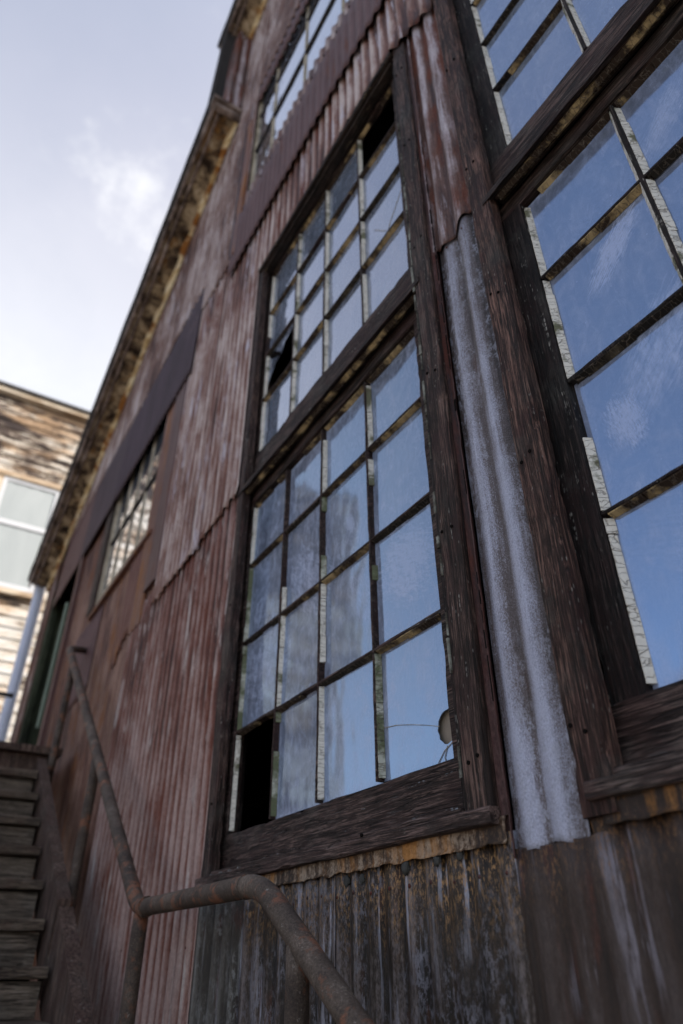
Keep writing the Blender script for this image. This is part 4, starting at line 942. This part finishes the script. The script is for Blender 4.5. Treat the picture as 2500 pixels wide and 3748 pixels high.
# ------------------------------------------------------------------ light
sun_dir = Vector((.42, -.62, .66)).normalized()       # towards the sun: behind the warehouse, over the right shoulder
elev = math.asin(sun_dir.z); az = math.atan2(sun_dir.x, sun_dir.y)
world = bpy.data.worlds.new("World"); scene.world = world; world.use_nodes = True
nt = world.node_tree; nt.nodes.clear(); L = nt.links
out = nt.nodes.new('ShaderNodeOutputWorld'); bg = nt.nodes.new('ShaderNodeBackground'); L.new(bg.outputs[0], out.inputs[0])
sky = nt.nodes.new('ShaderNodeTexSky'); sky.sky_type = 'NISHITA'; sky.sun_disc = False; sky.sun_elevation = elev; sky.sun_rotation = az
sky.air_density = 1.0; sky.dust_density = 2.0; sky.ozone_density = 1.5
tc = nt.nodes.new('ShaderNodeTexCoord')
def WN(t, **k):
    n = nt.nodes.new(t)
    for a, b in k.items(): setattr(n, a, b)
    return n
def wnoise(scale, detail, rough, loc, sc=(1, 1, 1)):
    mp = WN('ShaderNodeMapping'); mp.inputs['Location'].default_value = loc; mp.inputs['Scale'].default_value = sc; L.new(tc.outputs['Generated'], mp.inputs[0])
    n = WN('ShaderNodeTexNoise'); n.inputs['Scale'].default_value = scale; n.inputs['Detail'].default_value = detail; n.inputs['Roughness'].default_value = rough; L.new(mp.outputs[0], n.inputs[0]); return n.outputs[0]
def wm(op, a, b=0, clamp=False):
    n = WN('ShaderNodeMath', operation=op, use_clamp=clamp)
    for s_, v in zip(n.inputs, (a, b)):
        if isinstance(v, bpy.types.NodeSocket): L.new(v, s_)
        else: s_.default_value = v
    return n.outputs[0]
def wdot(d):
    n = WN('ShaderNodeVectorMath', operation='DOT_PRODUCT'); L.new(tc.outputs['Generated'], n.inputs[0]); n.inputs[1].default_value = Vector(d).normalized(); return n.outputs['Value']
def wmr(v, a, b, c=0., d=1.):
    n = WN('ShaderNodeMapRange', interpolation_type='SMOOTHSTEP'); L.new(v, n.inputs[0])
    for i, q in enumerate((a, b, c, d)): n.inputs[i + 1].default_value = q
    return n.outputs[0]
# thin high cloud veil over the part of the sky beyond the warehouse, one small puff in it
veil = wm('MULTIPLY', wmr(wdot((.35, .88, .42)), .40, .92), wm('ADD', .55, wm('MULTIPLY', wnoise(2.2, 6, .6, (3, 1, 2)), .9)), True)
PUFF = (.030, .548, .836)
pn = wnoise(9, 8, .62, (1.5, 4, 2.2)); pd = wdot(PUFF)
puff = wmr(wm('ADD', wm('MULTIPLY', wm('SUBTRACT', pd, 1.0), 120), wm('MULTIPLY', pn, 2.2)), .70, 1.45)
sepz = WN('ShaderNodeSeparateXYZ'); L.new(tc.outputs['Generated'], sepz.inputs[0])
vcol = WN('ShaderNodeMix', data_type='RGBA'); L.new(wmr(sepz.outputs[2], .50, .95), vcol.inputs[0]); vcol.inputs[6].default_value = (4.2, 4.25, 4.4, 1); vcol.inputs[7].default_value = (2.6, 2.62, 3.1, 1)
hs = WN('ShaderNodeHueSaturation'); hs.inputs['Saturation'].default_value = .66; hs.inputs['Value'].default_value = 1.05; L.new(sky.outputs[0], hs.inputs['Color'])
mixn = WN('ShaderNodeMix', data_type='RGBA'); L.new(hs.outputs[0], mixn.inputs[6]); L.new(vcol.outputs[2], mixn.inputs[7])
L.new(wm('MULTIPLY', veil, .88), mixn.inputs[0])
mix2 = WN('ShaderNodeMix', data_type='RGBA'); L.new(mixn.outputs[2], mix2.inputs[6]); mix2.inputs[7].default_value = (4.3, 4.3, 4.35, 1)
wisp = wm('MULTIPLY', wmr(wnoise(5.5, 9, .62, (7, 2, 5), (1, 1, 2.2)), .52, .78), .28)
L.new(wm('MAXIMUM', wm('MULTIPLY', puff, .85), wm('MULTIPLY', wisp, wmr(wdot((.0, .75, .66)), .80, .97))), mix2.inputs[0])
L.new(mix2.outputs[2], bg.inputs[0]); bg.inputs[1].default_value = .12

sl = bpy.data.lights.new('sun', 'SUN'); sl.energy = 2.6; sl.angle = R(2.0); sl.color = (1, .94, .86)
so = bpy.data.objects.new('sun', sl); COL.objects.link(so); so.rotation_euler = (-sun_dir).to_track_quat('-Z', 'Y').to_euler()

# ------------------------------------------------------------------ camera
p, r, yaw = R(33.55), R(-.295), R(31.45)
F = Vector((math.sin(yaw) * math.cos(p), math.cos(yaw) * math.cos(p), math.sin(p))); Rt = Vector((math.cos(yaw), -math.sin(yaw), 0)); U = Rt.cross(F)
R2 = Rt * math.cos(r) + U * math.sin(r); U2 = -Rt * math.sin(r) + U * math.cos(r)
cam = bpy.data.cameras.new('camera'); co = bpy.data.objects.new('camera', cam); COL.objects.link(co)
M = Matrix((R2, U2, -F)).transposed().to_4x4(); M.translation = Vector((-1, 0, 0)); co.matrix_world = M
cam.sensor_fit = 'VERTICAL'; cam.sensor_height = 36; cam.sensor_width = 24; cam.lens = 24.0
cam.clip_start = .05; cam.clip_end = 2000
cam.dof.use_dof = True; cam.dof.focus_distance = 1.60; cam.dof.aperture_fstop = 1.9
scene.camera = co
scene.view_settings.view_transform = 'Standard'; scene.view_settings.look = 'None'; scene.view_settings.gamma = 1
scene.view_settings.exposure = 1.2
scene.render.film_transparent = False
